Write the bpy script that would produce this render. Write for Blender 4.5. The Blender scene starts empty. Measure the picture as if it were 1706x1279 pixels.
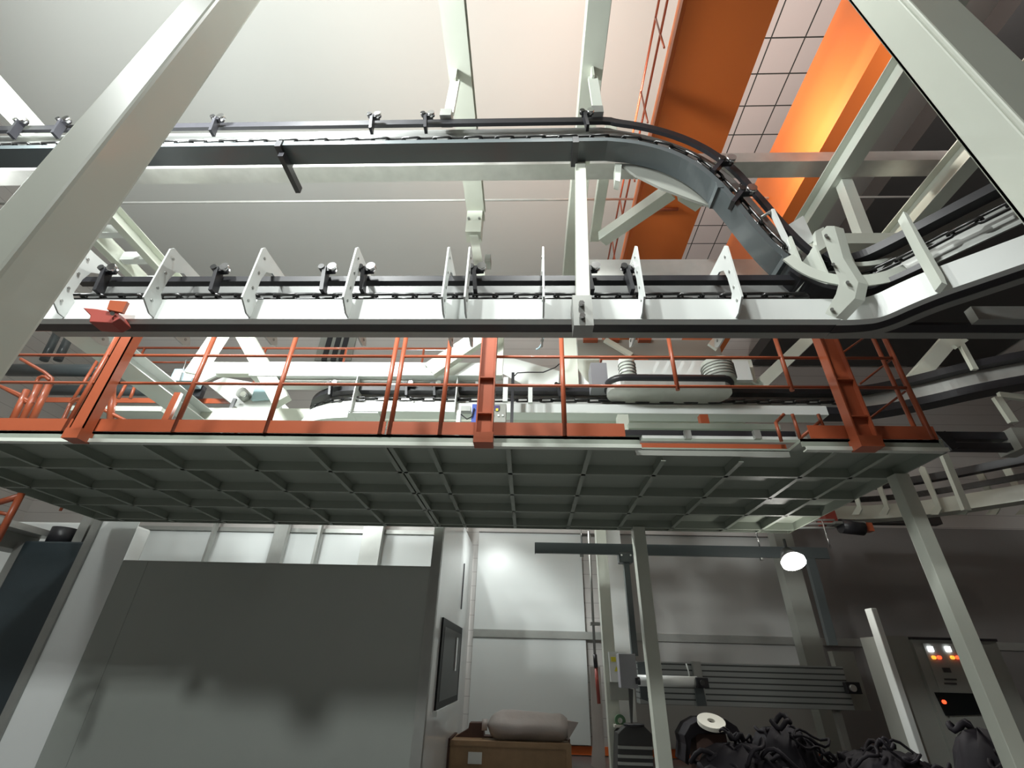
import bpy, math, random
from mathutils import Vector, Matrix
random.seed(7)
SC = bpy.context.scene
COL = SC.collection
V = Vector
# ------------------------------------------------------------------ camera
W, H = 1706.0, 1279.0
CX, CY = 853.0, 639.5
F = 783.83
EYE = V((0, 0, 1.6))
UPV = (890.08, -667.4)      # where the verticals meet
DPV = (879.54, 1110.37)      # where the lines running away meet
def cdir(u, v): return V(((u - CX) / F, -(v - CY) / F, -1.0))
_z = cdir(*UPV).normalized()
_y = cdir(*DPV).normalized()
_y = (_y - _z * _y.dot(_z)).normalized()
_x = _y.cross(_z).normalized()
RW = Matrix((_x, _y, _z))          # camera vector -> world vector
def ray(u, v): return RW @ cdir(u, v)
def PY(u, v, Y):
    d = ray(u, v); return EYE + d * ((Y - EYE.y) / d.y)
def PZ(u, v, z):
    d = ray(u, v); return EYE + d * ((z - EYE.z) / d.z)
def PX(u, v, X):
    d = ray(u, v); return EYE + d * ((X - EYE.x) / d.x)
def proj(p):
    c = RW.transposed() @ (V(p) - EYE)
    return (CX + F * c.x / -c.z, CY - F * c.y / -c.z)
cam = bpy.data.cameras.new('camera')
cam.sensor_width = 36.0; cam.lens = F / W * 36.0; cam.clip_start = 0.05; cam.clip_end = 200
camo = bpy.data.objects.new('camera', cam); COL.objects.link(camo)
camo.matrix_world = Matrix.Translation(EYE) @ RW.to_4x4()
SC.camera = camo

# ------------------------------------------------------------------ materials
def mat(name, col, rough=0.5, metal=0.0, var=0.06, scale=3.0, bump=0.0, bscale=40, spec=0.5, coat=0.0, emit=None, est=0):
    m = bpy.data.materials.new(name); m.use_nodes = True
    nt = m.node_tree; b = nt.nodes['Principled BSDF']
    b.inputs['Roughness'].default_value = rough; b.inputs['Metallic'].default_value = metal
    b.inputs['Specular IOR Level'].default_value = spec; b.inputs['Coat Weight'].default_value = coat
    tc = nt.nodes.new('ShaderNodeTexCoord')
    n = nt.nodes.new('ShaderNodeTexNoise'); n.inputs['Scale'].default_value = scale; n.inputs['Detail'].default_value = 5
    nt.links.new(tc.outputs['Object'], n.inputs['Vector'])
    r = nt.nodes.new('ShaderNodeMix'); r.data_type = 'RGBA'
    c = list(col)
    r.inputs['A'].default_value = [max(0, x * (1 - var)) for x in c] + [1]
    r.inputs['B'].default_value = [min(1, x * (1 + var)) for x in c] + [1]
    nt.links.new(n.outputs['Fac'], r.inputs['Factor']); nt.links.new(r.outputs['Result'], b.inputs['Base Color'])
    if bump:
        n2 = nt.nodes.new('ShaderNodeTexNoise'); n2.inputs['Scale'].default_value = bscale; n2.inputs['Detail'].default_value = 4
        nt.links.new(tc.outputs['Object'], n2.inputs['Vector'])
        bp = nt.nodes.new('ShaderNodeBump'); bp.inputs['Strength'].default_value = bump; bp.inputs['Distance'].default_value = 0.02
        nt.links.new(n2.outputs['Fac'], bp.inputs['Height']); nt.links.new(bp.outputs['Normal'], b.inputs['Normal'])
    if emit:
        b.inputs['Emission Color'].default_value = (*emit, 1); b.inputs['Emission Strength'].default_value = est
    return m
def lined(name, col, axis, pitch, width, dark, rough=0.35, metal=0.0, spec=0.5, bump=0.6, dist=0.01):
    """sheet with thin grooves every `pitch` metres along one or two object axes"""
    m = mat(name, col, rough, metal, 0.03, 1.2, spec=spec); nt = m.node_tree; b = nt.nodes['Principled BSDF']
    tc = nt.nodes.new('ShaderNodeTexCoord'); sp = nt.nodes.new('ShaderNodeSeparateXYZ'); nt.links.new(tc.outputs['Object'], sp.inputs[0])
    last = None
    for a, p in zip(axis, pitch):
        d = nt.nodes.new('ShaderNodeMath'); d.operation = 'DIVIDE'; d.inputs[1].default_value = p; nt.links.new(sp.outputs[a], d.inputs[0])
        f = nt.nodes.new('ShaderNodeMath'); f.operation = 'FRACT'; nt.links.new(d.outputs[0], f.inputs[0])
        l = nt.nodes.new('ShaderNodeMath'); l.operation = 'LESS_THAN'; l.inputs[1].default_value = width / p; nt.links.new(f.outputs[0], l.inputs[0])
        if last:
            mx = nt.nodes.new('ShaderNodeMath'); mx.operation = 'MAXIMUM'; nt.links.new(last.outputs[0], mx.inputs[0]); nt.links.new(l.outputs[0], mx.inputs[1]); last = mx
        else: last = l
    old = b.inputs['Base Color'].links[0].from_socket
    r = nt.nodes.new('ShaderNodeMix'); r.data_type = 'RGBA'; nt.links.new(last.outputs[0], r.inputs['Factor'])
    nt.links.new(old, r.inputs['A']); r.inputs['B'].default_value = (*dark, 1); nt.links.new(r.outputs['Result'], b.inputs['Base Color'])
    if bump:
        bp = nt.nodes.new('ShaderNodeBump'); bp.invert = True; bp.inputs['Strength'].default_value = bump; bp.inputs['Distance'].default_value = dist
        nt.links.new(last.outputs[0], bp.inputs['Height']); nt.links.new(bp.outputs['Normal'], b.inputs['Normal'])
    return m
M = dict(
 cream=mat('cream_paint', (0.60, 0.63, 0.55), 0.34, var=0.05, coat=0.2),
 pale=mat('pale_green_paint', (0.66, 0.70, 0.63), 0.30, var=0.04, coat=0.3),
 white=mat('white_paint', (0.72, 0.75, 0.73), 0.35, var=0.03),
 orange=mat('orange_paint', (0.38, 0.088, 0.036), 0.38, var=0.10, coat=0.2),
 girder=mat('girder_orange', (0.66, 0.155, 0.030), 0.42, var=0.06, scale=1.0),
 red=mat('red_oxide', (0.33, 0.06, 0.045), 0.5, var=0.15),
 slate=mat('slate_paint', (0.075, 0.090, 0.095), 0.32, var=0.08, coat=0.15),
 black=mat('black_steel', (0.022, 0.022, 0.026), 0.38, var=0.2, scale=12),
 chain=mat('oily_chain', (0.09, 0.09, 0.09), 0.30, 0.9, var=0.3, scale=20),
 galv=mat('galvanised_steel', (0.62, 0.62, 0.59), 0.32, 0.45, var=0.18, scale=5),
 zinc=mat('dull_zinc', (0.36, 0.37, 0.35), 0.45, 0.5, var=0.1, scale=6),
 steel=mat('bright_steel', (0.72, 0.72, 0.72), 0.2, 1.0, var=0.06),
 under=mat('platform_grey_green', (0.29, 0.325, 0.275), 0.5, var=0.08),
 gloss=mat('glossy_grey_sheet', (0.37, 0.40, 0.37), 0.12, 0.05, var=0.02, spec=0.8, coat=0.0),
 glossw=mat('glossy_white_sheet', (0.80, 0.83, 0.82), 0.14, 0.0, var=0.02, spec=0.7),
 bluegrey=mat('blue_grey_cabinet', (0.030, 0.042, 0.048), 0.4, var=0.1),
 wood=mat('plywood', (0.33, 0.215, 0.12), 0.6, var=0.25, scale=6, bump=0.2),
 carton=mat('dark_carton', (0.09, 0.05, 0.04), 0.8, var=0.2),
 bag=mat('woven_white_bag', (0.50, 0.46, 0.44), 0.55, var=0.08, bump=0.35, bscale=9),
 cable=mat('black_cable', (0.010, 0.008, 0.011), 0.7, var=0.3, scale=9, spec=0.25),
 glass=mat('dark_window_glass', (0.010, 0.012, 0.012), 0.3, var=0.1, spec=0.1),
 webgrey=mat('web_grey', (0.20, 0.205, 0.20), 0.4, 0.2),
 taupe=mat('shade_taupe_wall_panel', (0.20, 0.19, 0.185), 0.5, var=0.05),  # dark tone paints in the shade on the right of the wall
 windowblack=mat('window_frame_black', (0.012, 0.013, 0.013), 0.5, spec=0.15),
 blue=mat('pale_blue_plate', (0.36, 0.50, 0.55), 0.35, var=0.05),
 grey=mat('mid_grey_plastic', (0.26, 0.26, 0.28), 0.45, var=0.05),
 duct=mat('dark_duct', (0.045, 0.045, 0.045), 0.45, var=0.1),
 panelgrey=mat('panel_grey', (0.30, 0.31, 0.28), 0.45, var=0.05),
 yellow=mat('yellow_sticker', (0.75, 0.68, 0.05), 0.5),
 bluep=mat('blue_plastic', (0.05, 0.10, 0.45), 0.4),
 green=mat('green_bottle', (0.08, 0.18, 0.09), 0.3),
 foam=mat('cream_plastic_ring', (0.72, 0.70, 0.62), 0.4),
 skirt=mat('orange_skirting', (0.78, 0.16, 0.03), 0.5),
 floorm=mat('epoxy_floor', (0.16, 0.155, 0.155), 0.3, var=0.1, scale=1.5),
 lamp=mat('lamp_glow', (1, 1, 1), 0.5, emit=(1, 0.97, 0.9), est=60),
 led_w=mat('white_indicator', (1, 1, 1), 0.5, emit=(0.9, 0.95, 1), est=6),
 led_r=mat('red_indicator', (1, .1, .05), 0.5, emit=(1, 0.07, 0.02), est=2.5),
 led_o=mat('amber_indicator', (1, .4, .05), 0.5, emit=(1, 0.30, 0.03), est=2),
 winlit=mat('lit_window_pane', (.8,.85,.85), 0.4, emit=(.85,.95,.93), est=2.2),
 screen=mat('display_screen', (0.10, 0.09, 0.22), 0.2, var=0.2),
)
M['tile'] = lined('ceiling_tile', (0.62, 0.55, 0.53), (0, 1), (0.735, 0.735), 0.03, (0.05, 0.05, 0.045), rough=0.16, spec=0.6, bump=0)
M['roofsheet'] = mat('smooth_roof_panel', (0.60, 0.61, 0.58), 0.42, var=0.02, scale=0.4)
M['wallsheet'] = lined('sandwich_wall_panel', (0.50, 0.48, 0.46), (2,), (0.33,), 0.012, (0.30, 0.28, 0.27), rough=0.4, bump=0.3)
M['wallshade'] = mat('shade_grey_wall_panel', (0.40, 0.40, 0.385), 0.3, var=0.02, scale=0.8)  # white panel greyed to hold the shade on the right-hand bays
M['wallgloss'] = mat('glossy_wall_panel', (0.62, 0.65, 0.64), 0.32, var=0.02, scale=0.8)
M['ribbed'] = lined('ribbed_aluminium', (0.42, 0.45, 0.45), (2,), (0.085,), 0.022, (0.10, 0.11, 0.11), rough=0.35, metal=0.5, bump=1.0)
M['louvre'] = M['black']

# ------------------------------------------------------------------ mesh builder
class MB:
    def __init__(s): s.v = []; s.f = []; s.smooth = False
    def _add(s, vs, fs):
        o = len(s.v); s.v += [V(p) for p in vs]; s.f += [tuple(i + o for i in f) for f in fs]; return s
    def box(s, x0, x1, y0, y1, z0, z1):
        if x0 > x1: x0, x1 = x1, x0
        if y0 > y1: y0, y1 = y1, y0
        if z0 > z1: z0, z1 = z1, z0
        return s._add([(x0,y0,z0),(x1,y0,z0),(x1,y1,z0),(x0,y1,z0),(x0,y0,z1),(x1,y0,z1),(x1,y1,z1),(x0,y1,z1)],
                      [(0,3,2,1),(4,5,6,7),(0,1,5,4),(1,2,6,5),(2,3,7,6),(3,0,4,7)])
    def bar(s, p, q, w, h, up=(0, 0, 1)):
        p, q, up = V(p), V(q), V(up); t = (q - p).normalized()
        if abs(t.dot(up)) > .98: up = V((0, 1, 0))
        a = t.cross(up).normalized() * w / 2; b = a.cross(t).normalized() * h / 2
        vs = [e + i * a + j * b for e in (p, q) for i, j in ((-1,-1),(1,-1),(1,1),(-1,1))]
        return s._add(vs, [(0,3,2,1),(4,5,6,7),(0,1,5,4),(1,2,6,5),(2,3,7,6),(3,0,4,7)])
    def tube(s, p, q, r, n=12, r2=None):
        return s.pipe([p, q], r, n, r2)
    def pipe(s, pts, r, n=8, r2=None):
        pts = [V(p) for p in pts]; rings = []; a = None
        for i, p in enumerate(pts):
            t = ((pts[min(i+1, len(pts)-1)] - pts[max(i-1, 0)])).normalized()
            if a is None:
                a = t.cross(V((0, 0, 1))) if abs(t.z) < .9 else t.cross(V((0, 1, 0)))
            a = (a - t * a.dot(t)).normalized(); b = t.cross(a)
            rr = r if r2 is None else r + (r2 - r) * i / (len(pts) - 1)
            rings.append([p + (a * math.cos(2*math.pi*k/n) + b * math.sin(2*math.pi*k/n)) * rr for k in range(n)])
        vs = [p for ring in rings for p in ring]
        fs = [(i*n+k, i*n+(k+1) % n, (i+1)*n+(k+1) % n, (i+1)*n+k) for i in range(len(rings)-1) for k in range(n)]
        fs += [tuple(range(n))[::-1], tuple((len(rings)-1)*n + k for k in range(n))]
        s.smooth = True
        return s._add(vs, fs)
    def prism(s, poly, vec):
        n = len(poly); poly = [V(p) for p in poly]; vec = V(vec)
        vs = poly + [p + vec for p in poly]
        return s._add(vs, [tuple(range(n))[::-1], tuple(range(n, 2*n))] + [(i, (i+1) % n, (i+1) % n + n, i + n) for i in range(n)])
    def sweep(s, prof, pts, k=None):
        """closed profile of (side, up) pairs carried along a path; side = tangent x world up"""
        pts = [V(p) for p in pts]; n = len(prof); vs = []
        for i, p in enumerate(pts):
            t = (pts[min(i+1, len(pts)-1)] - pts[max(i-1, 0)]).normalized()
            sd = t.cross(V((0, 0, 1))).normalized(); up = sd.cross(t)
            vs += [p + sd * a + up * b * (k[i] if k else 1) for a, b in prof]
        m = len(pts)
        fs = [(i*n+k, i*n+(k+1) % n, (i+1)*n+(k+1) % n, (i+1)*n+k) for i in range(m-1) for k in range(n)]
        fs += [tuple(range(n))[::-1], tuple((m-1)*n + k for k in range(n))]
        return s._add(vs, fs)
    def disc(s, c, ax, r, t, n=24, hole=0):
        c, ax = V(c), V(ax).normalized()
        if not hole: return s.tube(c - ax*t/2, c + ax*t/2, r, n)
        a = ax.cross(V((0, 0, 1))) if abs(ax.z) < .9 else ax.cross(V((0, 1, 0))); a.normalize(); b = ax.cross(a); vs = []
        for e, rr in ((-1, r), (1, r), (1, hole), (-1, hole)):
            vs += [c + ax*e*t/2 + (a*math.cos(2*math.pi*k/n) + b*math.sin(2*math.pi*k/n))*rr for k in range(n)]
        fs = [(j*n+k, j*n+(k+1) % n, ((j+1) % 4)*n+(k+1) % n, ((j+1) % 4)*n+k) for j in range(4) for k in range(n)]
        return s._add(vs, fs)
    def build(s, name, m, parent=None, bevel=0.0, smooth=None):
        if parent is not None: o0 = V(parent['_w'])
        else:
            xs = [p.x for p in s.v]; ys = [p.y for p in s.v]; zs = [p.z for p in s.v]
            o0 = V(((min(xs)+max(xs))/2, (min(ys)+max(ys))/2, min(zs)))
        me = bpy.data.meshes.new(name); me.from_pydata([p - o0 for p in s.v], [], s.f); me.update()
        import bmesh
        bm = bmesh.new(); bm.from_mesh(me); bmesh.ops.recalc_face_normals(bm, faces=bm.faces); bm.to_mesh(me); bm.free()
        ob = bpy.data.objects.new(name, me); COL.objects.link(ob)
        me.materials.append(M[m] if isinstance(m, str) else m)
        if (s.smooth if smooth is None else smooth):
            for p in me.polygons: p.use_smooth = len(p.vertices) <= 4
        if bevel:
            b = ob.modifiers.new('bevel', 'BEVEL'); b.width = bevel; b.segments = 2; b.limit_method = 'ANGLE'
        if parent is not None: ob.parent = parent
        else: ob.location = o0
        ob['_w'] = list(o0)
        return ob
def B(*a): return MB().box(*a)
def tag(o, label, cat, group=None):
    o['label'] = label; o['category'] = cat
    if group: o['group'] = group
    return o
def thing(name, label, cat, loc, group=None):
    o = bpy.data.objects.new(name, None); COL.objects.link(o); o.location = V(loc); o.empty_display_size = 0.1
    o['_w'] = list(V(loc)); return tag(o, label, cat, group)
def struct(o): o['kind'] = 'structure'; return o
def dup(root, loc, label=None):
    r = root.copy(); COL.objects.link(r); r.location = V(loc)
    if label: r['label'] = label
    for ch in list(root.children):
        c = ch.copy(); COL.objects.link(c); c.parent = r
        for g in list(ch.children):
            d = g.copy(); COL.objects.link(d); d.parent = c
    return r
def ibeam(mb, p, q, w, h, t=0.014, up=(0, 0, 1)):
    p, q, up = V(p), V(q), V(up); tt = (q - p).normalized()
    if abs(tt.dot(up)) > .98: up = V((0, 1, 0))
    a = tt.cross(up).normalized(); b = a.cross(tt).normalized()
    mb.bar(p + b*(h/2 - t/2), q + b*(h/2 - t/2), w, t, b); mb.bar(p - b*(h/2 - t/2), q - b*(h/2 - t/2), w, t, b)
    mb.bar(p, q, t, h - 2*t, b); return mb
def channel(mb, p, q, w, h, t=0.012, side=1, up=(0, 0, 1)):
    p, q, up = V(p), V(q), V(up); tt = (q - p).normalized()
    if abs(tt.dot(up)) > .98: up = V((0, 1, 0))
    a = tt.cross(up).normalized(); b = a.cross(tt).normalized()
    mb.bar(p + b*(h/2 - t/2), q + b*(h/2 - t/2), w, t, b); mb.bar(p - b*(h/2 - t/2), q - b*(h/2 - t/2), w, t, b)
    mb.bar(p + a*side*(w/2 - t/2), q + a*side*(w/2 - t/2), t, h - 2*t, b); return mb
# pixel-measured edges turned into room measurements
def zat(u, v, Y): return PY(u, v, Y).z
def xat(u, v, Y): return PY(u, v, Y).x
def yat(u, v, z): return PZ(u, v, z).y
# ================================================================== THE HALL
WY = 12.7; CZ = 13.6
struct(B(-14, 14, -9, WY + .2, -0.12, 0).build('floor', 'floorm'))
struct(B(-14, 14, WY, WY + .2, 0, CZ).build('wall_back', 'wallsheet'))
struct(B(-14.2, -14, -9, WY, 0, CZ).build('wall_left', 'wallsheet'))
struct(B(14, 14.2, -9, WY, 0, CZ).build('wall_right', 'wallsheet'))
struct(B(-14, 14, -9.2, -9, 0, CZ).build('wall_front', 'wallsheet'))
struct(B(-14, 3.864, -9, WY, CZ, CZ + .15).build('ceiling', 'roofsheet'))
struct(B(3.864, 14, -9.834, WY, CZ, CZ + .15).build('ceiling', 'tile'))
struct(B(8.7, 14, -9, WY, CZ - .05, CZ - .01).build('ceiling', 'roofsheet'))
for x0, x1 in ((-1.2, 14),):
    struct(B(x0, x1, WY - .03, WY, 0.02, 0.17).build('baseboard_back', 'skirt'))
# glossy lining of the lower back wall, in framed bays
WP = WY - .12
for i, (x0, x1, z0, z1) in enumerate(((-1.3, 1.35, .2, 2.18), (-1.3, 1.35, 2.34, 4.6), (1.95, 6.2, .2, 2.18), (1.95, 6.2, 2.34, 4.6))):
    o = B(x0, x1, WP, WY - .04, z0, z1).build('wall_panel', 'wallgloss' if i < 2 else 'wallshade')
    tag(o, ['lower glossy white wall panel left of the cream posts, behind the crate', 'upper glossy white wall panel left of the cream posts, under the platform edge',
            'lower shade-greyed wall panel right of the cream posts, behind the ribbed housing', 'upper shade-greyed wall panel right of the cream posts, behind the black track'][i], 'wall panel')
o = B(-1.3, 12, WY - .16, WY - .05, 2.18, 2.34).build('trim_1', 'zinc'); struct(o)
o = B(-1.3, 6.2, WY - .18, WY - .03, 4.6, 4.95).build('trim_2', 'wallsheet'); struct(o)

for x0, x1, z0, z1, l in ((6.3, 13.9, 2.34, 4.9, 'upper shade-darkened taupe wall panel behind the glaring lamp and control cabinet'), (6.3, 13.9, .2, 2.18, 'lower shade-darkened taupe wall panel behind the control cabinet')):  # panels added to darken the right of the back wall
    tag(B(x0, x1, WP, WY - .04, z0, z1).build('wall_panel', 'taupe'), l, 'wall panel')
# ================================================================== FOREGROUND COLUMNS
yf = PX(437, 0, -1.397).y
root = thing('steel_column', 'big cream box column slanting across the upper left corner, nearest to the viewer', 'column', (-1.476, .95, 0))
B(-1.555, -1.397, .87, yf, 0, 13).build('shaft', 'cream', root, bevel=.012)
B(-1.60, -1.35, .82, yf + .06, 0, .02).build('base_plate', 'cream', root)
yf2 = PX(1411, 0, 1.51).y
root = thing('steel_column', 'big cream H-section column across the upper right corner, nearest to the viewer', 'column', (1.6, .98, 0))
mb = B(1.51, 1.70, .87, .89, 0, 13); mb.box(1.51, 1.70, yf2 - .02, yf2, 0, 13); mb.box(1.51, 1.535, .89, yf2, 0, 13)
mb.build('shaft', 'cream', root, bevel=.006)
B(1.46, 1.75, .82, yf2 + .06, 0, .02).build('base_plate', 'cream', root)

# ================================================================== OVERHEAD STEEL
def steel(name, mb, m, label, cat='beam', group=None, bevel=0):
    return tag(mb.build(name, m, bevel=bevel), label, cat, group)
def ybeam(x0, x1, z0, h, y0, y1, label, m='cream', kind='box'):
    if kind == 'box': mb = B(x0, x1, y0, y1, z0, z0 + h)
    else:
        mb = MB(); ibeam(mb, ((x0+x1)/2, y0, z0 + h/2), ((x0+x1)/2, y1, z0 + h/2), abs(x1 - x0), h)
    return steel('cross_beam', mb, m, label, bevel=.006 if kind == 'box' else 0)
ybeam(-1.10, -.80, 8.3, .25, -2, 5.6, 'cream overhead beam left of centre running away above the dark conveyor', kind='i')
ybeam(.655, .935, 8.3, .28, -2, 7.9, 'cream overhead beam right of centre with a hanger bracket to the dark conveyor')
z3 = 8.0
xa = PZ(1008, 273, z3); xb = PZ(990, 403, z3)
ybeam(xb.x - .08, xb.x + .08, z3, .14, xa.y - .5, xb.y, 'short grey-green beam beside the right overhead beam, meeting the slanted strut')
# drop from the left beam: bracket box and angled piece below its far end
root = thing('beam_bracket', 'cream bolted bracket hanging at the far end of the left overhead beam', 'bracket', (-.95, 5.5, 7.4))
p = PY(792, 364, 5.5); q = PY(805, 395, 5.5)
B(p.x - .13, p.x + .13, 5.38, 5.62, q.z, 8.35).build('bracket_box', 'cream', root)
p2 = PY(803, 440, 5.5)
mb = MB(); mb.bar((p.x, 5.5, q.z + .05), (p2.x, 5.5, p2.z - .3), .14, .10, (0, 1, 0)); mb.build('drop_arm', 'cream', root)
B(p2.x + .05, p2.x + .14, 5.42, 5.6, p2.z - .02, p2.z + .14).build('end_block', 'zinc', root)
for s in (-1, 1):
    MB().tube((p.x + s*.09, 5.37, q.z + .3), (p.x + s*.09, 5.34, q.z + .3), .02, 6).build('bolt', 'zinc', root)
# hanger brackets from the Y beams down to the dark conveyor
for (xc, lab, u0, v0, u1, v1) in ((-.95, 'folded cream hanger strap between the left overhead beam and the dark conveyor', 762, 115, 748, 190),
                                   (.80, 'folded cream hanger strap between the right overhead beam and the dark conveyor', 985, 110, 996, 185)):
    a = PY(u0, v0, 3.2); b = PY(u1, v1, 3.3)
    root = thing('hanger_strap', lab, 'bracket', b)
    mb = MB(); mb.bar((a.x, 3.2, 8.32), (a.x, 3.2, a.z - .35), .03, .12); mb.build('upper_strap', 'cream', root)
    mb = MB(); mb.bar((a.x, 3.2, a.z - .30), (b.x, 3.3, b.z), .12, .05); mb.build('lower_strap', 'pale', root)
    B(b.x - .09, b.x + .05, 3.22, 3.38, b.z - .16, b.z - .02).build('foot', 'zinc', root)
    MB().tube((b.x, 3.3, b.z - .02), (b.x, 3.3, b.z + .12), .014, 8).build('bolt', 'zinc', root)
# vertical hanger from the right beam to the white conveyor
a = PY(965, 300, 3.1); b = PY(970, 505, 3.1)
root = thing('conveyor_hanger', 'long cream post from the overhead beam down to the bolted plate on the white conveyor', 'hanger', (b.x, 3.08, b.z))
mb = MB(); mb.bar((.60, 3.52, 6.95), (.45, 3.10, 4.30), .12, .09, (0, 1, 0)); mb.build('post', 'cream', root, bevel=.006)
B(.48, .72, 3.44, 3.60, 6.90, 6.98).build('top_plate', 'cream', root)
B(b.x - .09, b.x + .07, 3.02, 3.18, b.z - .3, b.z + .02).build('foot_plate', 'zinc', root)
for k in range(2):
    MB().tube((b.x - .02, 3.02, b.z - .09 - .13*k), (b.x - .02, 2.985, b.z - .09 - .13*k), .025, 6).build('bolt', 'steel', root)
# galvanised X beam, pipe, second lower X beam
mb = MB(); mb.box(-11, 6.0, 4.05, 4.09, 7.6, 7.80).box(-11, 6.0, 4.09, 4.30, 7.6, 7.62).box(-11, 6.0, 4.28, 4.30, 7.62, 7.80)
steel('galvanised_beam', mb, 'galv', 'long galvanised trough beam crossing just below the dark conveyor')
mb = MB(); mb.tube((-11, 6.0, 9.40), (7.2, 6.0, 9.36), .022, 8)
steel('conduit_pipe', mb, 'galv', 'thin horizontal pipe crossing behind the overhead beams', 'pipe')
zb = zat(1100, 462, 4.4); 
mb = MB(); mb.box(xat(980, 450, 4.4), 3.3, 4.4, 4.43, zb, zat(1100, 432, 4.4)).box(xat(980, 450, 4.4), 3.3, 4.43, 4.6, zb, zb + .02)
steel('galvanised_beam', mb, 'galv', 'short galvanised channel behind the white conveyor, under the orange crane girder')
# slanted strut with bracket under the bend
a = PZ(1003, 398, 7.9); b = PZ(1118, 318, 7.9)
root = thing('slanted_strut', 'pale box strut slanting up to the bend of the dark conveyor', 'strut', (a + b) / 2)
mb = MB(); mb.bar(a, b, .20, .20); mb.build('box_tube', 'pale', root, bevel=.006)
c = PZ(1150, 325, 7.85)
mb = MB(); mb.bar(c + V((-.16, -.1, -.02)), c + V((.16, .1, -.02)), .20, .26); mb.build('end_bracket', 'pale', root)
# beams on the right
ybeam(3.86, 4.06, 7.0, .30, .6, 5.6, 'pale green I-beam running away beside the bright orange girder', 'pale', 'i')
ybeam(5.29, 5.5, 7.0, .34, 1.5, 6.0, 'outer pale green I-beam running away at the right, before the dark duct', 'pale', 'i')
a = PZ(1400, 305, 7.0); b = PY(1437, 392, a.y)
root = steel('brace', MB().bar((a.x + .05, a.y, 7.05), (b.x, a.y, b.z - .1), .13, .13, (0, 1, 0)), 'pale', 'short pale brace dropping from the green I-beam beside the bend', 'brace')
a = PZ(1385, 405, 6.3); b = PZ(1530, 388, 6.3)
root = steel('cross_piece', B(PY(1375, 405, 3.6).x, PY(1545, 388, 3.6).x, 3.6, 3.75, zat(1450, 405, 3.6), zat(1450, 388, 3.6)), 'cream', 'small cream cross piece above the curved track on the right')
# left side
for (u0, v0, u1, v1, z0, w, lab, y0, y1) in (
    (0, 125, 75, 205, 8.2, .22, 'pale beam in the top left corner running away behind the big column', 0.5, 4.4),):
    p = PZ(u0, v0, z0 + .25); q = PZ(u1, v1, z0 + .25)
    ybeam(p.x - w, p.x, z0, .25, y0, y1, lab, 'cream', 'i')
p = PZ(205, 350, 6.81); q = PZ(283, 445, 6.81)
root = thing('ladder_beam', 'cream twin-rail beam with cross webs behind the big left column', 'beam', (p.x - .3, (p.y+q.y)/2, 6.6))
for dx in (0, -.55):
    mb = MB(); channel(mb, (p.x + dx - .05, 3.75, 6.7), (p.x + dx - .05, 5.6, 6.7), .12, .22, side=1 if dx else -1); mb.build('side_rail', 'cream', root)
for k in range(4):
    yy = 3.85 + .5*k
    B(p.x - .52, p.x - .1, yy, yy + .10, 6.62, 6.78).build('web_plate', 'white', root)

# ================================================================== CRANE GIRDERS, DUCTS
gz = 8.6
xl, xr = PZ(1146, 0, gz).x, PZ(1298, 0, gz).x
p = V((xl, 0, 9.05))
root = thing('crane_girder', 'wide dark orange crane girder running away overhead, right of centre', 'crane girder', ((xl+xr)/2, 5, gz))
B(xl, xr, -6, WY - .5, gz, p.z).build('box_girder', 'girder', root)
B(xl - .05, xl + .02, -6, WY - .5, gz + .02, gz + .12).build('edge_rail', 'girder', root)
mb = MB(); q = PX(1060, 377, xl); mb.tube((xl - .03, 5.6, gz - .03), (xl + .7, 5.6, gz - .03), .03, 8); mb.build('conduit', 'orange', root)
# handrail on its left
hx = xl - .06
root = thing('girder_handrail', 'thin orange handrail along the left side of the wide crane girder', 'handrail', (hx, 5, p.z))
zr1, zr2 = PX(1112, 0, hx).z, PX(1098, 0, hx).z
for zz in (zr1, zr2):
    mb = MB(); mb.tube((hx, -5, zz), (hx, WY - .6, zz), .018, 6); mb.build('rail', 'orange', root)
for k in range(10):
    yy = 2.2 + k*1.05
    mb = MB(); mb.tube((hx, yy, 9.0), (hx, yy, zr2), .016, 6); mb.build('post', 'orange', root)
xl2, xr2 = PZ(1508, 0, gz).x, PZ(1548, 0, gz).x
p2 = PX(1398, 0, xl2)
root = thing('crane_girder', 'bright orange crane girder running away past the tiled ceiling strip', 'crane girder', ((xl2+xr2)/2, 5, gz))
B(xl2 + .03, xr2, -6, WY - .5, gz + .03, p2.z).build('web', 'girder', root)
B(xl2, xr2 + .12, -6, WY - .5, gz, gz + .03).build('bottom_flange', 'girder', root)
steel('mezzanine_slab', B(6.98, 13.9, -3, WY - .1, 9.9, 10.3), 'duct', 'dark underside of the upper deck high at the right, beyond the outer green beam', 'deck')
# ================================================================== CONVEYORS
def chain_link(mb, L=.22, Wd=.062, r=.010):
    # flat forged link lying along x
    pts = []
    for k in range(12):
        a = 2*math.pi*k/12; cx = (L/2 - Wd/2)*(1 if math.cos(a) > 0 else -1)
        pts.append((cx + math.cos(a)*Wd/2, math.sin(a)*Wd/2))
    return pts
def make_link(parent, p, t, flip, L=.22):
    t = V(t).normalized(); sd = t.cross(V((0, 0, 1))).normalized(); up = sd.cross(t)
    if flip: sd, up = up, sd
    mb = MB(); pts = chain_link(mb, L); pp = [p + t*a + sd*b for a, b in pts]
    mb.pipe(pp + [pp[0]], .015, 5)
    return mb
def resample(pts, step):
    pts = [V(p) for p in pts]; out = [(pts[0].copy(), (pts[1]-pts[0]).normalized())]; acc = 0
    for a, b in zip(pts, pts[1:]):
        d = (b - a).length; t = (b - a).normalized(); s = step - acc
        while s <= d: out.append((a + t*s, t)); s += step
        acc = d - (s - step)
    return out
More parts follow.
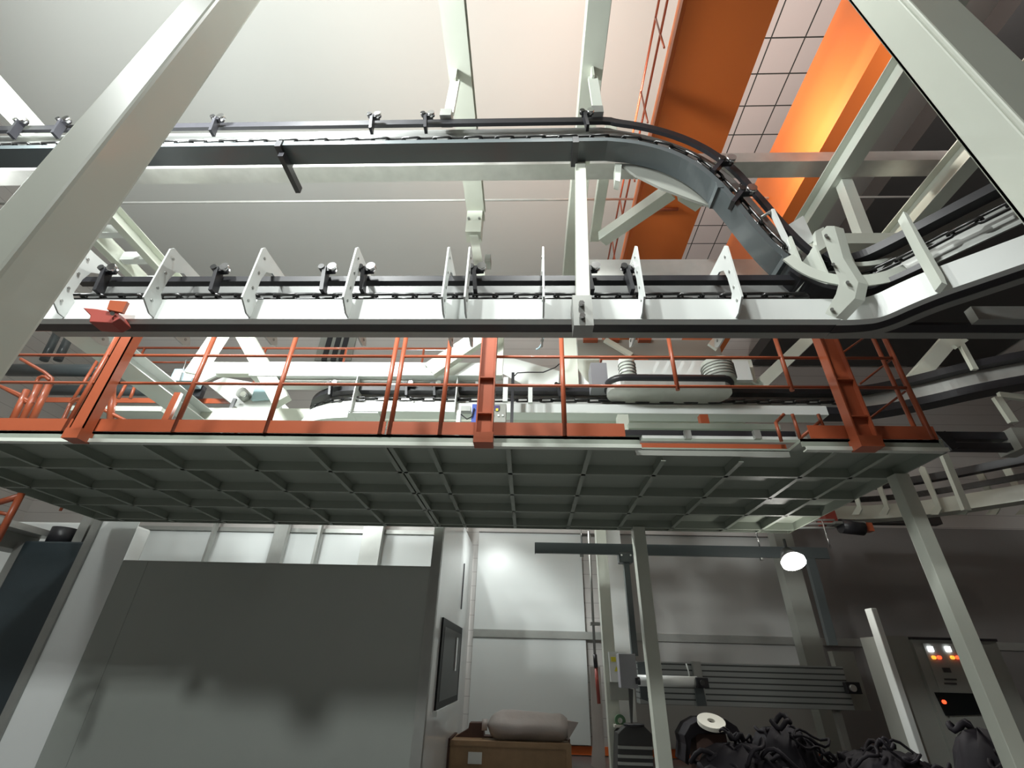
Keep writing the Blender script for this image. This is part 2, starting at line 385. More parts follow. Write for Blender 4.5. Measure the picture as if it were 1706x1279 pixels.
def smooth_path(pts, it=2):
    pts = [V(p) for p in pts]
    for _ in range(it):
        n = [pts[0]]
        for a, b in zip(pts, pts[1:]): n += [a*.75 + b*.25, a*.25 + b*.75]
        pts = n + [pts[-1]]
    return pts
def chain_thing(label, path, group=None, step=.135):
    step = .185
    fr = resample(path, step); fr = fr[:99]
    root = thing('drive_chain', label, 'chain', fr[0][0], group)
    cache = {}
    for i, (p, t) in enumerate(fr):
        key = (round(t.x, 2), round(t.y, 2), round(t.z, 2), i % 2)
        if key in cache:
            o = cache[key][0].copy(); COL.objects.link(o); o.parent = root
            o.location = p - cache[key][1] + cache[key][2]
        else:
            o = make_link(root, p, t, i % 2).build('chain_link', 'chain', root)
            cache[key] = (o, p.copy(), V(o.location))
    return root
def trolley(p, label, group, up=V((0, 0, 1)), drop=.26, s=1.0):
    """p = where the wheels run on the rail"""
    p = V(p); root = thing('chain_trolley', label, 'trolley', p, group)
    mb = MB(); mb.bar(p + V((-.02, -.07, .02)), p + V((.01, -.06, 0)) - up*drop, .035*s, .09*s, (0, 1, 0)); mb.bar(p + V((-.05, -.075, 0)), p + V((.07, -.075, .01)), .05*s, .06*s)
    br_ = mb.build('bracket', 'black', root)
    MB().disc(p + V((.055, -.10, .015)), (0, 1, 0), .042*s, .05*s, 16).build('wheel', 'steel', br_)
    MB().disc(p + V((-.045, -.10, .01)), (0, 1, 0), .030*s, .05*s, 12).build('wheel', 'chain', br_)
    return root

# --- dark upper conveyor: straight run, then the drop to the lower level, then away to the right
ZB = 6.744; YC = 3.315
yc = 3.33
mid = [PY(u, v, yc) for u, v in ((1060, 259), (1118, 275), (1165, 302), (1205, 343), (1245, 395), (1285, 440))]
zlow = None
low = [PY(u, v, yc) for u, v in ((1318, 466),)]
up_path = [V((-10, YC, ZB + .02)), V((-5, YC, ZB + .02)), V((PY(1010, 257, yc).x, YC, ZB + .02))] + [V((p.x, YC, p.z + .03)) for p in mid + low]
flat = up_path[:3]; bend = smooth_path(up_path[2:], 3)
P_up = flat[:-1] + bend
KS = [1.0]*(len(flat) - 1) + [1 - .33*min(1, i/(len(bend)*.55)) for i in range(len(bend))]
root = thing('upper_conveyor', 'dark slate overhead conveyor running across and bending down to the right', 'conveyor', (0, YC, ZB))
MB().sweep([(.125, -.02), (.125, .045), (.113, .045), (.113, 0), (-.113, 0), (-.113, .045), (-.125, .045), (-.125, -.02)], P_up).build('lower_track', 'slate', root)
MB().sweep([(-.135, .0), (-.12, .0), (-.12, .66), (-.135, .66)], P_up, KS).build('web_plate', 'webgrey', root)
MB().sweep([(.05, .50), (.05, .595), (.005, .595), (.005, .50)], P_up, KS).build('power_rail', 'black', root)
for u in (960, 462):
    xx = PY(u, 250, 3.2).x
    B(xx - .035, xx + .035, 3.17, 3.48, ZB - .05, ZB + .06).build('joint_clamp', 'black', root)
pj = [bend[int(len(bend)*f)] for f in (.52, .86)]
for p_ in pj:
    B(p_.x - .03, p_.x + .03, 3.185, 3.45, p_.z - .05, p_.z + .05).build('joint_strip', 'slate', root)
# gusset under the bend
gp = [PY(u, v, 3.47) for u, v in ((1030, 272), (1075, 274), (1120, 284), (1155, 308), (1180, 333), (1190, 345), (1150, 331), (1100, 312), (1060, 292))]
MB().prism(gp, (0, .03, 0)).build('gusset_plate', 'panelgrey', root)
MB().prism([PY(u, v, 3.45) for u, v in ((1025, 272), (1036, 273), (1033, 302), (1025, 300))], (0, .12, 0)).build('end_gusset', 'pale', root)
o = B(PY(462, 250, 3.2).x - .01, PY(462, 250, 3.2).x + .05, 3.25, 3.75, ZB - .12, ZB - .02).build('hook_arm', 'black', root)
chp = [p + V((0, -.03, .22)) for p in P_up]
k0 = [V((-6.6, YC - .055, ZB + .18)), V((flat[-1].x, YC - .055, ZB + .18))] + [V((p.x + .1, YC - .055, p.z + .15)) for p in bend[1:]]
chain_thing('oily link chain running in the dark upper conveyor', k0, step=.125)
g = 'chain trolleys of the dark upper conveyor'
labs = ['far left, before the big column', 'hidden partly behind the big column', 'first one right of the big column', 'left of the near pair in mid-run', 'right one of the near pair in mid-run', 'under the right overhead beam']
for (u, v), l in zip(((32, 222), (106, 218), (362, 215), (622, 212), (711, 211), (976, 208)), labs):
    x = PY(u, v, 3.25).x
    trolley((x, 3.27, ZB + .55), 'dark trolley on the upper conveyor, ' + l, g)
for (u, v), l in zip(((1205, 278), (1238, 328)), ('upper one on the steep drop', 'lower one on the steep drop')):
    p = PY(u, v, 3.25); trolley((p.x, 3.27, p.z), 'black trolley on the dark conveyor, ' + l, g, V((.7, 0, .7)), s=1.2)

# --- curved lower end of the dark conveyor: leaves to the right and towards the viewer
zc = zat(1380, 492, 3.3)
cur = smooth_path([PY(1312, 462, 3.33), PY(1345, 487, 3.31), PZ(1395, 497, zc), PZ(1450, 492, zc), PZ(1510, 468, zc), PZ(1600, 425, zc), PZ(1760, 352, zc)], 3)
root = thing('curved_conveyor', 'dark conveyor curve leaving the foot of the drop towards the right edge', 'conveyor', cur[8])
MB().sweep([(.11, -.02), (.11, .03), (-.11, .03), (-.11, -.02)], cur[:40]).build('lower_track', 'black', root)
MB().sweep([(0, -.05), (.015, -.05), (.015, .07), (0, .07)], smooth_path([PY(u, v, 3.12) for u, v in ((1310, 430), (1338, 452), (1375, 466), (1420, 472), (1470, 467), (1512, 452))], 2)).build('side_band', 'pale', root)
MB().sweep([(0, -.02), (.012, -.02), (.012, .03), (0, .03)], smooth_path([PY(u, v, 3.2) for u, v in ((1395, 440), (1440, 443), (1490, 433))], 2)).build('inner_band', 'pale', root)
MB().sweep([(-.12, .10), (-.10, .10), (-.10, .42), (-.12, .42)], cur).build('back_web', 'zinc', root)
MB().sweep([(.06, .38), (.06, .46), (-.06, .46), (-.06, .38)], cur).build('power_rail', 'black', root)
MB().sweep([(-.14, .30), (-.12, .30), (-.12, .52), (-.14, .52)], cur[12:36]).build('curve_fence', 'pale', root)
for i in (8, 16, 24):
    B(cur[i].x - .01, cur[i].x + .01, cur[i].y - .14, cur[i].y + .15, cur[i].z + .05, cur[i].z + .5).build('rib_plate', 'pale', root)
chain_thing('black chain in the curved conveyor at the right', [p + V((0, -.02, .22)) for p in cur], step=.12)
# loose folded plates above the curve
root = thing('mounting_plate', 'pale folded mounting plate where the dark conveyor meets the curve', 'bracket', PY(1340, 400, 3.4))
MB().prism([PY(u, v, 3.45) for u, v in ((1307, 378), (1338, 359), (1357, 400), (1322, 422))], (0, .03, 0)).build('plate', 'white', root)
MB().prism([PY(u, v, 3.4) for u, v in ((1358, 385), (1372, 378), (1385, 405), (1362, 420))], (0, .15, 0)).build('folded_edge', 'pale', root)
a, b, c_ = PY(1268, 362, 3.25), PY(1286, 351, 3.25), PY(1318, 418, 3.25)
root = thing('rod_bracket', 'thin bent bar bracket on the steep part of the dark conveyor', 'bracket', c_)
MB().pipe([a, b], .014, 6).build('short_bar', 'zinc', root)
MB().bar(b, c_, .03, .05, (0, 1, 0)).build('flat_bar', 'white', root)

# --- white lower conveyor (straight)
ZL = 4.175; X0 = xat(70, 545, 3.3); X1 = xat(1395, 545, 3.3)
root = thing('white_conveyor', 'long white conveyor crossing the picture with triangular yokes along it', 'conveyor', (0, 3.33, ZL))
L1 = [V((X0, 3.335, ZL)), V((X1, 3.335, ZL))]
MB().sweep([(.135, 0), (.135, .225), (.123, .225), (.123, .012), (.06, .012), (.06, 0)], L1).build('front_channel', 'white', root)
MB().sweep([(-.05, 0), (-.05, .012), (-.123, .012), (-.123, .225), (-.135, .225), (-.135, 0)], L1).build('rear_channel', 'zinc', root)
MB().sweep([(.058, .003), (.058, .03), (-.048, .03), (-.048, .003)], [V((X0 - .2, 3.335, ZL)), V((xat(1800, 550, 3.3), 3.335, ZL))]).build('slot_rail', 'black', root)
MB().sweep([(-.05, 0), (-.05, .012), (-.123, .012), (-.123, .10), (-.135, .10), (-.135, 0)], [V((X1, 3.335, ZL)), V((7.5, 3.335, ZL))]).build('tail_channel', 'zinc', root)
MB().sweep([(.135, 0), (.135, .14), (.06, .14), (.06, 0)], [V((X1 + 1.1, 3.335, ZL + .003)), V((7.5, 3.335, ZL + .003))]).build('tail_channel', 'zinc', root)
Xt0 = xat(135, 470, 3.3)
L2 = [V((Xt0, 3.335, ZL)), V((xat(1330, 470, 3.3), 3.335, ZL))]
MB().sweep([(-.12, .225), (-.10, .225), (-.10, .61), (-.12, .61)], L2).build('web_plate', 'webgrey', root)
MB().sweep([(.07, .508), (.07, .572), (.0, .572), (.0, .508)], L2).build('power_rail', 'black', root)
B(L2[-1].x, L2[-1].x + .02, 3.22, 3.40, ZL + .45, ZL + .66).build('end_cap', 'pale', root)
yk = (-4.19, -3.36, -2.484, -1.6, -.748, -.555, .115, .955, 1.757)
def yoke(x, parent, tilt=0):
    pr = [(3.02, 4.27), (3.02, 4.86), (3.05, 4.90), (3.12, 4.90), (3.66, 4.93), (3.70, 4.88), (3.66, 4.80), (3.26, 4.78), (3.18, 4.72), (3.15, 4.60),
          (3.15, 4.42), (3.24, 4.33), (3.66, 4.30), (3.70, 4.23), (3.62, 4.19), (3.14, 4.19)]
    mb = MB(); mb.prism([(x - .008, y, z) for y, z in pr], (.016, 0, 0)); o = mb.build('yoke_plate', 'white', parent)
    hb = MB()
    for y, z in ((3.09, 4.80), (3.09, 4.62), (3.09, 4.44), (3.10, 4.30), (3.5, 4.86), (3.61, 4.25)): hb.tube((x - .014, y, z), (x + .014, y, z), .014, 8)
    hb.build('bolt_set', 'zinc', o)
    return o
for x in yk: yoke(x, root)
chain_thing('oily link chain hanging in the white conveyor', [V((Xt0 - .1, 3.26, ZL + .31)), V((X1 - .1, 3.26, ZL + .31))])
g = 'chain trolleys of the white conveyor'
for u, l in zip((182, 368, 546, 610, 793, 982, 1047), ('at its left end, over the red stop', 'between the first and second yokes', 'just left of the third yoke', 'just right of the third yoke', 'beside the narrow pair of yokes', 'right of the long cream post', 'left of the yoke under the slanted strut')):
    trolley((xat(u, 468, 3.25), 3.27, ZL + .575), 'round-headed trolley on the white conveyor, ' + l, g)
# red cast stop
c = PY(173, 517, 3.1)
root = thing('chain_stop', 'brownish red cast stop block clamped at the left end of the white conveyor', 'stop block', c)
MB().prism([PY(u, v, 3.1) for u, v in ((137, 512), (160, 514), (196, 520), (200, 530), (185, 538), (148, 536), (150, 525))], (0, .14, 0)).build('stop_body', 'red', root, bevel=.008)
MB().prism([PY(u, v, 3.08) for u, v in ((183, 500), (212, 502), (203, 520), (178, 515))], (0, .03, 0)).build('clamp_plate', 'orange', root)
MB().tube(PY(187, 522, 3.08), PY(187, 522, 3.06), .018, 10).build('bolt', 'steel', root)

# --- branch of the white conveyor turning towards the viewer on the right
ZBR = ZL - .006
br = smooth_path([V((X1 - .02, 3.335, ZBR)), V((X1 + .15, 3.33, ZBR)), PZ(1470, 544, ZBR), PZ(1550, 508, ZBR), PZ(1640, 478, ZBR), PZ(1800, 424, ZBR)], 3)
root = thing('branch_conveyor', 'white conveyor branch swinging up to the right edge', 'conveyor', br[6])
MB().sweep([(.135, 0), (.135, .23), (.123, .23), (.123, .012), (.06, .012), (.06, 0)], br).build('front_channel', 'white', root)
MB().sweep([(.058, .003), (.058, .03), (-.048, .03), (-.048, .003)], br).build('slot_rail', 'black', root)
MB().sweep([(-.05, 0), (-.05, .012), (-.123, .012), (-.123, .225), (-.135, .225), (-.135, 0)], br).build('rear_channel', 'zinc', root)
root2 = thing('yoke_bracket', 'tall pale bent yoke plate gripping the curve beside the orange post top', 'bracket', PY(1400, 520, 3.1))
pv = [(1368, 386), (1377, 376), (1390, 376), (1405, 430), (1430, 470), (1424, 497), (1392, 530), (1374, 522), (1392, 490), (1398, 468), (1382, 430)]
MB().prism([PY(u, v, 3.02) for u, v in pv], (.10, .03, 0)).build('bent_plate', 'pale', root2, bevel=.004)
for u, v in ((1376, 392), (1388, 440), (1412, 470), (1386, 515)):
    MB().tube(PY(u, v, 3.02), PY(u, v, 2.99), .014, 8).build('bolt', 'zinc', root2)
root2 = thing('yoke_bracket', 'narrow pale yoke blade crossing the white branch conveyor at the far right', 'bracket', PZ(1560, 450, ZL))
MB().prism([PY(u, v, 2.75) for u, v in ((1505, 352), (1512, 355), (1573, 460), (1578, 474), (1569, 470), (1535, 410))], (.02, .10, 0)).build('blade', 'pale', root2)
# ================================================================== PLATFORM
PZB = 3.5; PN = 4.42; PF = 7.66; PL = -7.1; PR = 4.1; PT = 3.64
root = thing('steel_platform', 'large grey-green steel platform hung across the picture, its ribbed underside seen from below', 'platform', ((PL+PR)/2, (PN+PF)/2, PZB))
mb = MB(); mb.box(PL, PR, PN + .28, PF, PT - .03, PT); mb.box(PL, xat(1068, 745, PN), PN + .02, PN + .28, PT - .03, PT); mb.box(xat(1340, 745, PN), PR, PN + .02, PN + .28, PT - .03, PT)
mb.build('deck_plate', 'under', root)
for k, y in enumerate((5.18, 5.95, 6.72, 7.50)):
    mb = MB(); channel(mb, (PL, y, PZB + .06), (PR, y, PZB + .06), .05, .12, t=.008); mb.build('long_joist', 'under', root)
for x in (-6.7, -5.85, -4.98, -4.1, -3.2, -2.32, -1.50, -1.43, -1.02, -.217, .62, 1.42, 2.23, 3.05, 3.6):
    mb = MB(); y0 = PN + .03 if not (1.36 < x < 2.95) else PN + .31
    mb.box(x - .004, x + .004, y0, PF, PZB + .006, PT - .03).box(x - .025, x + .025, y0, PF, PZB, PZB + .008); mb.build('cross_joist', 'under', root)
xs = xat(1068, 745, PN); xt = xat(1340, 745, PN)
for (x0, x1, y0) in ((PL, xs, PN), (xt, PR, PN)):  # web toned darker for shade, flange and lip paler for light
    B(x0, x1, y0 + .02, y0 + .035, PZB + .055, PT).build('fascia_web', 'under', root)
    B(x0, x1, y0 - .03, y0 + .035, PZB, PZB + .012).build('fascia_flange', 'pale', root)
    B(x0, x1, y0 - .03, y0 - .02, PZB + .012, PZB + .04).build('fascia_lip', 'pale', root)
B(xs, xt, PN + .28, PN + .30, PZB + .05, PT - .02).build('recess_fascia', 'panelgrey', root)
B(PL, PR, PF, PF + .02, PZB, PT).build('rear_fascia', 'under', root)
B(PR - .02, PR, PN, PF, PZB, PT).build('end_fascia', 'under', root)
B(PL, PL + .02, PN, PF, PZB, PT).build('end_fascia', 'under', root)
# legs
root = thing('platform_leg', 'cream box leg under the rear edge of the platform, right of the hanging rod', 'leg', (1.7, 7.5, 0))
B(1.61, 1.79, 7.42, 7.6, 0, 3.5).build('leg_shaft', 'cream', root, bevel=.006); B(1.55, 1.85, 7.36, 7.66, 0, .02).build('foot_plate', 'cream', root)
MB().prism([(1.79, 7.5, 0), (1.95, 7.5, 0), (1.79, 7.5, .45)], (0, .01, 0)).build('foot_gusset', 'cream', root)
root = thing('platform_leg', 'cream box leg under the right corner of the platform, in front of the control cabinet', 'leg', (4.03, 5.1, 0))
B(3.97, 4.12, 5.0, 5.14, 0, 3.5).build('leg_shaft', 'cream', root, bevel=.006); B(3.92, 4.16, 4.95, 5.26, 0, .02).build('foot_plate', 'cream', root)

# ================================================================== FRONT RAILING
RY = PN + .02
root = thing('guard_railing', 'orange guard railing with round rails along the left and middle of the platform edge', 'railing', (-2.4, RY, PT))
for z in (4.245, 4.625, 5.0):
    MB().tube((PL, RY, z), (-1.56, RY, z), .018, 8).build('rail', 'orange', root); MB().tube((-1.48, RY, z), (PR - .05, RY, z), .018, 8).build('rail', 'orange', root)
B(PL, -1.51, RY - .015, RY - .005, PT, 3.785).build('toe_board', 'orange', root)
B(-1.49, xat(1040, 712, RY), RY - .015, RY - .005, PT, 3.785).build('toe_board', 'orange', root)
B(xs + .02, xt, PN + .30, PN + .31, PT - .02, PT + .06).build('toe_board', 'orange', root)
B(xt + .1, PR - .02, RY - .015, RY - .005, PT, 3.785).build('toe_board', 'orange', root)
for x in (-4.98, -3.78, -2.78, -1.56, -1.46, -.93, .365, 4.03):
    MB().tube((x, RY, PT), (x, RY, 5.0), .027, 10).build('post', 'orange', root)
for x in (1.6, 2.81):
    MB().tube((x, RY, 4.2), (x, RY, 5.0), .024, 10).build('post', 'orange', root)
MB().tube((3.95, RY + .05, PT), (3.95, RY + .05, 5.0), .022, 10).build('post', 'orange', root)
# low railing pieces round the recess
for (u0, v0, u1, v1) in ((1292, 703, 1302, 735), (1320, 690, 1333, 730), (1363, 690, 1372, 712), (1333, 730, 1366, 702), (1293, 703, 1306, 690)):
    MB().tube(PY(u0, v0, PN + .25), PY(u1, v1, PN + .25), .018, 8).build('recess_bar', 'orange', root)
# short braces right bay
for (u0, v0, u1, v1) in ((1445, 700, 1508, 652), (1432, 640, 1486, 598), (1400, 590, 1440, 562)):
    MB().tube(PY(u0, v0, PN + .3), PY(u1, v1, PN + .3), .012, 8).build('thin_brace', 'orange', root)
# ================================================================== ORANGE HANGER COLUMNS
def hcol(x0, x1, lab, base=3.5, boxed=False):
    root = thing('hanger_column', lab, 'column', ((x0+x1)/2, 4.34, base))
    mb = MB(); mb.box(x0, x0 + .014, 4.28, 4.40, base, 5.6).box(x1 - .014, x1, 4.28, 4.40, base, 5.6).box(x0 + .014, x1 - .014, 4.33, 4.345, base, 5.6)
    if boxed: mb.box(x0, x1, 4.28, 4.29, base, 5.6)
    mb.build('h_section', 'orange', root)
    B(x0 - .01, x1 + .01, 4.26, 4.42, base - .012, base + .10).build('foot_bracket', 'orange', root)
    for z in () if boxed else (base + .32, base + .75): B(x0 + .014, x1 - .014, 4.285, 4.33, z, z + .014).build('stiffener', 'orange', root)
hcol(-4.77, -4.62, 'orange hanger post at the left with a plain closed face', boxed=True)
hcol(-.545, -.37, 'orange H-section hanger post in the middle, bolted to the platform edge')
hcol(3.19, 3.39, 'broad orange H-section hanger post near the right end of the platform')

# ================================================================== THINGS STANDING ON / BEHIND THE PLATFORM
def pb(u0, v0, u1, v1, Y0, Y1):
    """a box whose front face spans the measured edges at distance Y0"""
    um, vm = (u0+u1)/2, (v0+v1)/2
    return B(xat(u0, vm, Y0), xat(u1, vm, Y0), Y0, Y1, zat(um, v1, Y0), zat(um, v0, Y0))
def one(name, mb, m, label, cat, group=None, bevel=0): return tag(mb.build(name, m, bevel=bevel), label, cat, group)

# second conveyor, Y 6.5
Y2 = 6.5; xa_, xb_ = xat(640, 660, Y2), xat(1360, 660, Y2)
curveL = smooth_path([V((xa_, Y2, 5.0)), V((xa_ - .55, Y2, 5.0)), V((xa_ - 1.05, Y2 + .12, 5.0)), V((xa_ - 1.42, Y2 + .55, 5.0)), V((xa_ - 1.5, Y2 + 1.2, 5.0))], 3)[::-1]
curveR = smooth_path([V((xb_, Y2, 5.0)), V((xb_ + .6, Y2, 5.0)), PZ(1540, 672, 5.0), PZ(1640, 648, 5.0), PZ(1780, 625, 5.0)], 3)
P2 = curveL + curveR
root = thing('machine_conveyor', 'second chain conveyor behind the orange railing, curving away at its left end', 'conveyor', (0, Y2, 5.0))
MB().sweep([(.13, -.08), (.13, .07), (.118, .07), (.118, -.068), (-.13, -.068), (-.13, -.08)], curveL + [V((xb_, Y2, 5.0))]).build('front_channel', 'white', root)
MB().sweep([(.13, -.06), (.13, .05), (-.13, .05), (-.13, -.06)], curveR).build('dark_channel', 'black', root)
MB().sweep([(-.12, .07), (-.10, .07), (-.10, .42), (-.12, .42)], P2).build('web_plate', 'galv', root)
MB().sweep([(.07, .33), (.07, .43), (-.07, .43), (-.07, .33)], P2).build('power_rail', 'black', root)
# curved guard plates of the bend
cp = curveL[:len(curveL)*3//4]
MB().sweep([(.14, -.20), (.155, -.20), (.155, -.05), (.14, -.05)], cp).build('curve_guard', 'white', root)
MB().sweep([(-.42, -.10), (.14, -.10), (.14, -.115), (-.42, -.115)], curveL[2:]).build('curve_plate', 'white', root)
for u in (590, 760):
    x = xat(u, 660, Y2 - .16); B(x - .008, x + .008, Y2 - .2, Y2 + .16, 4.88, 5.52).build('yoke_plate', 'white', root)
chain_thing('dark chain of the second conveyor behind the railing', [p + V((0, -.07, .17)) for p in curveL[6:]] + [p + V((0, -.07, .17)) for p in curveR[:12]], step=.13)
g = 'chain trolleys behind the railing'
for u, l in ((554, 'on the left bend'), (680, 'left of the railing posts'), (726, 'between two railing posts'), (931, 'behind the railing post right of centre')):
    trolley((xat(u, 650, Y2 - .05), Y2 - .05, 5.40), 'small dark trolley on the second conveyor, ' + l, g, drop=.2)
# drive unit (caterpillar drive) with two gear motors
root = thing('drive_unit', 'dark oval chain drive with two pale motors behind the railing at the right', 'drive unit', PY(1110, 650, 6.3))
pp = []
cx0, cx1 = xat(1035, 650, 6.2), xat(1190, 645, 6.2); zc2 = zat(1110, 652, 6.2)
for k in range(24):
    a = 2*math.pi*k/24; pp.append((( cx1 if math.cos(a) > 0 else cx0) + .22*math.cos(a), 6.2 + .26*math.sin(a)))
MB().prism([(x, y, zc2 - .06) for x, y in pp], (0, 0, .09)).build('drive_bed', 'galv', root)
MB().pipe([V((x, y, zc2 + .08)) for x, y in pp] + [V((pp[0][0], pp[0][1], zc2 + .08))], .055, 8).build('caterpillar_chain', 'black', root)
for cxx in (cx0, cx1): MB().disc((cxx, 6.2, zc2 + .02), (0, 0, 1), .20, .13, 24).build('sprocket', 'zinc', root)
for i, (u0, v0, u1, v1) in enumerate(((1030, 600, 1056, 632), (1168, 606, 1218, 634))):
    c0 = PY((u0+u1)/2, v1, 6.15); c1 = PY((u0+u1)/2, v0, 6.15); r = (xat(u1, v0, 6.15) - xat(u0, v0, 6.15))/2
    mo = MB().tube((c1.x, 6.15, c0.z - .05), (c1.x, 6.15, c1.z), r, 20).build('gear_motor', 'pale', root)
    fb = MB()
    for k in range(5): fb.disc((c1.x, 6.15, c0.z + .02 + k*(c1.z - c0.z)/6), (0, 0, 1), r + .015, .012, 20)
    fb.build('cooling_fins', 'zinc', mo)
for u in (1090, 1108, 1132, 1150):
    MB().bar(PY(u - 6, 628, 6.35), PY(u + 6, 603, 6.35), .05, .03, (0, 1, 0)).build('guide_strip', 'white', root)
pb(985, 604, 1012, 642, 6.1, 6.4).build('gearbox', 'grey', root)
one('backing_panel', pb(1005, 600, 1250, 632, 6.9, 7.0), 'white', 'wide white sheet panel behind the chain drive', 'panel')
# long white top beam
one('white_beam', pb(418, 603, 700, 626, 6.3, 6.6), 'white', 'long bright white box beam above the second conveyor, left part', 'beam')
one('white_beam', pb(668, 604, 799, 625, 6.25, 6.6), 'white', 'bright white box beam right of the double railing posts', 'beam')
one('cable_tray', pb(438, 628, 800, 634, 6.4, 6.55), 'galv', 'flat galvanised tray directly under the white box beam', 'tray')
one('pneumatic_rail', pb(455, 636, 790, 642, 6.45, 6.6), 'white', 'thin white rail between the tray and the second conveyor', 'rail')
# slanting channel
a, b = PY(716, 618, 6.1), PY(800, 562, 6.1)
mb = MB(); channel(mb, a, b + (b - a)*.4, .12, .26); one('slanted_channel', mb, 'cream', 'pale channel slanting down between the railing posts in the middle', 'channel')
# A-frame at left
root = thing('support_frame', 'cream A-shaped support frame with cross beam behind the railing at the left', 'frame', PY(400, 640, 6.4))
for k, (u0, v0, u1, v1, w) in enumerate(((375, 545, 322, 625, .24), (400, 545, 470, 670, .26))):
    MB().bar(PY(u0, v0, 6.4), PY(u1, v1, 6.4), w, .16, (0, 1, 0)).build('frame_leg', 'cream', root, bevel=.006)
pb(335, 603, 440, 622, 6.38, 6.5).build('cross_beam', 'cream', root)
MB().prism([PY(u, v, 6.36) for u, v in ((305, 560+60), (340, 585), (360, 625), (335, 637))], (0, .04, 0)).build('gusset', 'white', root)
# long diagonal I-beam at left
p = PZ(170, 556, 5.1); q = PZ(330, 668, 5.1)
ybeam(p.x - .40, p.x + .02, 5.0, .22, p.y - .5, 9.2, 'long cream I-beam running away behind the left railing', 'white', 'i')  # cream beam painted white to hold the light falling on it
# white machine housing
root = thing('machine_housing', 'white sheet housing with round motor behind the left railing', 'machine', PY(400, 690, 7.2))
MB().prism([PY(u, v, 7.2) for u, v in ((345, 640), (372, 628), (440, 640), (470, 668), (470, 700), (425, 700), (385, 672))], (0, .5, 0)).build('housing', 'white', root, bevel=.006)
MB().disc(PY(406, 657, 7.1), (0, 1, 0), .10, .16, 24).build('motor', 'zinc', root)
MB().disc(PY(406, 657, 7.0), (0, 1, 0), .05, .06, 16).build('motor_cap', 'steel', root)
MB().prism([PY(u, v, 7.12) for u, v in ((425, 642), (448, 646), (450, 664), (418, 666))], (0, .05, 0)).build('side_plate', 'blue', root)
MB().bar(PY(392, 664, 7.1), PY(384, 682, 7.1), .06, .04, (0, 1, 0)).build('motor_foot', 'grey', root)
root = thing('step_unit', 'pale blue-white stepped block behind the railing left of the A-frame', 'machine', PY(305, 625, 7.0))
pb(286, 614, 322, 634, 7.0, 7.3).build('block', 'blue', root, bevel=.006)
MB().pipe([PY(u, v, 6.95) for u, v in ((300, 634), (310, 600), (322, 596), (316, 622))], .012, 6).build('guard_wire', 'steel', root)
pb(322, 642, 336, 660, 7.35, 7.45).build('dark_cavity', 'black', root)
# orange strips of the rear railing
root = thing('rear_railing', 'thin orange railing along the far side, seen above the front middle rail', 'railing', PY(500, 580, 7.6))
z = zat(450, 580, 7.6)
MB().tube((xat(220, 580, 7.6), 7.6, z), (xat(750, 580, 7.6), 7.6, z), .024, 8).build('rail', 'orange', root)
MB().tube((xat(190, 607, 7.6), 7.6, z - .35), (xat(330, 607, 7.6), 7.6, z - .35), .02, 8).build('rail', 'orange', root)
for u in (236, 440, 575, 705):
    x = xat(u, 590, 7.6); MB().tube((x, 7.6, PT), (x, 7.6, z), .022, 8).build('post', 'orange', root)
B(xat(40, 668, 7.6), xat(450, 668, 7.6), 7.58, 7.6, zat(300, 672, 7.6), zat(300, 664, 7.6)).build('toe_board', 'orange', root)
# cream floor curb behind toe board
one('curb_beam', pb(110, 676, 270, 684, 7.0, 7.3), 'pale', 'bright cream curb beam behind the left hanger post', 'beam')
one('curb_beam', pb(325, 680, 600, 700, 7.0, 7.3), 'cream', 'cream curb beam on the platform below the housing', 'beam')
one('base_beam', pb(640, 686, 830, 701, 6.9, 7.2), 'cream', 'pale base beam under the second conveyor, middle bay', 'beam')
one('base_beam', pb(852, 684, 1040, 700, 6.9, 7.2), 'cream', 'pale base beam under the second conveyor, right of the middle post', 'beam')
one('base_beam', pb(1040, 690, 1240, 704, 6.7, 7.0), 'cream', 'pale base beam under the second conveyor, far right bay', 'beam')
one('stub_post', pb(1030, 690, 1048, 716, 6.2, 6.35), 'cream', 'short cream stub post below the drive unit', 'post')
one('stub_post', pb(1168, 690, 1182, 716, 6.2, 6.3), 'orange', 'short orange stub post below the second conveyor', 'post')
one('dark_beam', pb(1048, 705, 1300, 714, 6.1, 6.3), 'under', 'dark beam above the black rail at the platform recess', 'beam')
# black rail in the recess with its joints
root = thing('recess_rail', 'black rail lying in the recess of the platform edge', 'rail', PY(1180, 722, 5.0))
pb(1036, 717, 1325, 726, 5.0, 5.14).build('rail_body', 'black', root); pb(1070, 726, 1345, 731, 5.0, 5.08).build('rail_flange', 'white', root)
for u in (1146, 1262): pb(u - 5, 716, u + 6, 730, 4.95, 5.0).build('rail_joint', 'zinc', root)
# instruments near the middle post
root = thing('sensor_post', 'grey sensor station with small screen right of the middle orange post', 'instrument', PY(830, 690, 6.0))
cb_ = pb(816, 672, 843, 703, 6.0, 6.15).build('control_box', 'panelgrey', root, bevel=.006)
pb(820, 675, 832, 683, 5.985, 6.0).build('display', 'screen', cb_)
pb(826, 680, 830, 684, 5.98, 5.985).build('button', 'yellow', cb_)
pb(851, 620, 856, 706, 6.02, 6.07).build('mast', 'black', root)
B(xat(851, 690, 6.02), xat(856, 690, 6.02), 6.02, 6.07, PT, 4.4).build('mast_foot', 'black', root)
pb(838, 628, 846, 668, 6.05, 6.1).build('slotted_bar', 'white', root)
pb(880, 634, 887, 670, 6.05, 6.1).build('slotted_bar', 'white', root)
MB().pipe([PY(u, v, 6.05) for u, v in ((855, 628), (862, 621), (880, 620), (905, 620), (925, 612), (932, 606))], .009, 6).build('cable', 'black', root)
for u in (820, 829, 836): pb(u, 690, u + 3, 693, 5.985, 6.0).build('button', 'white', cb_)
one('cream_post', pb(822, 560, 838, 625, 6.3, 6.45), 'cream', 'cream square post beside the middle orange post', 'post')
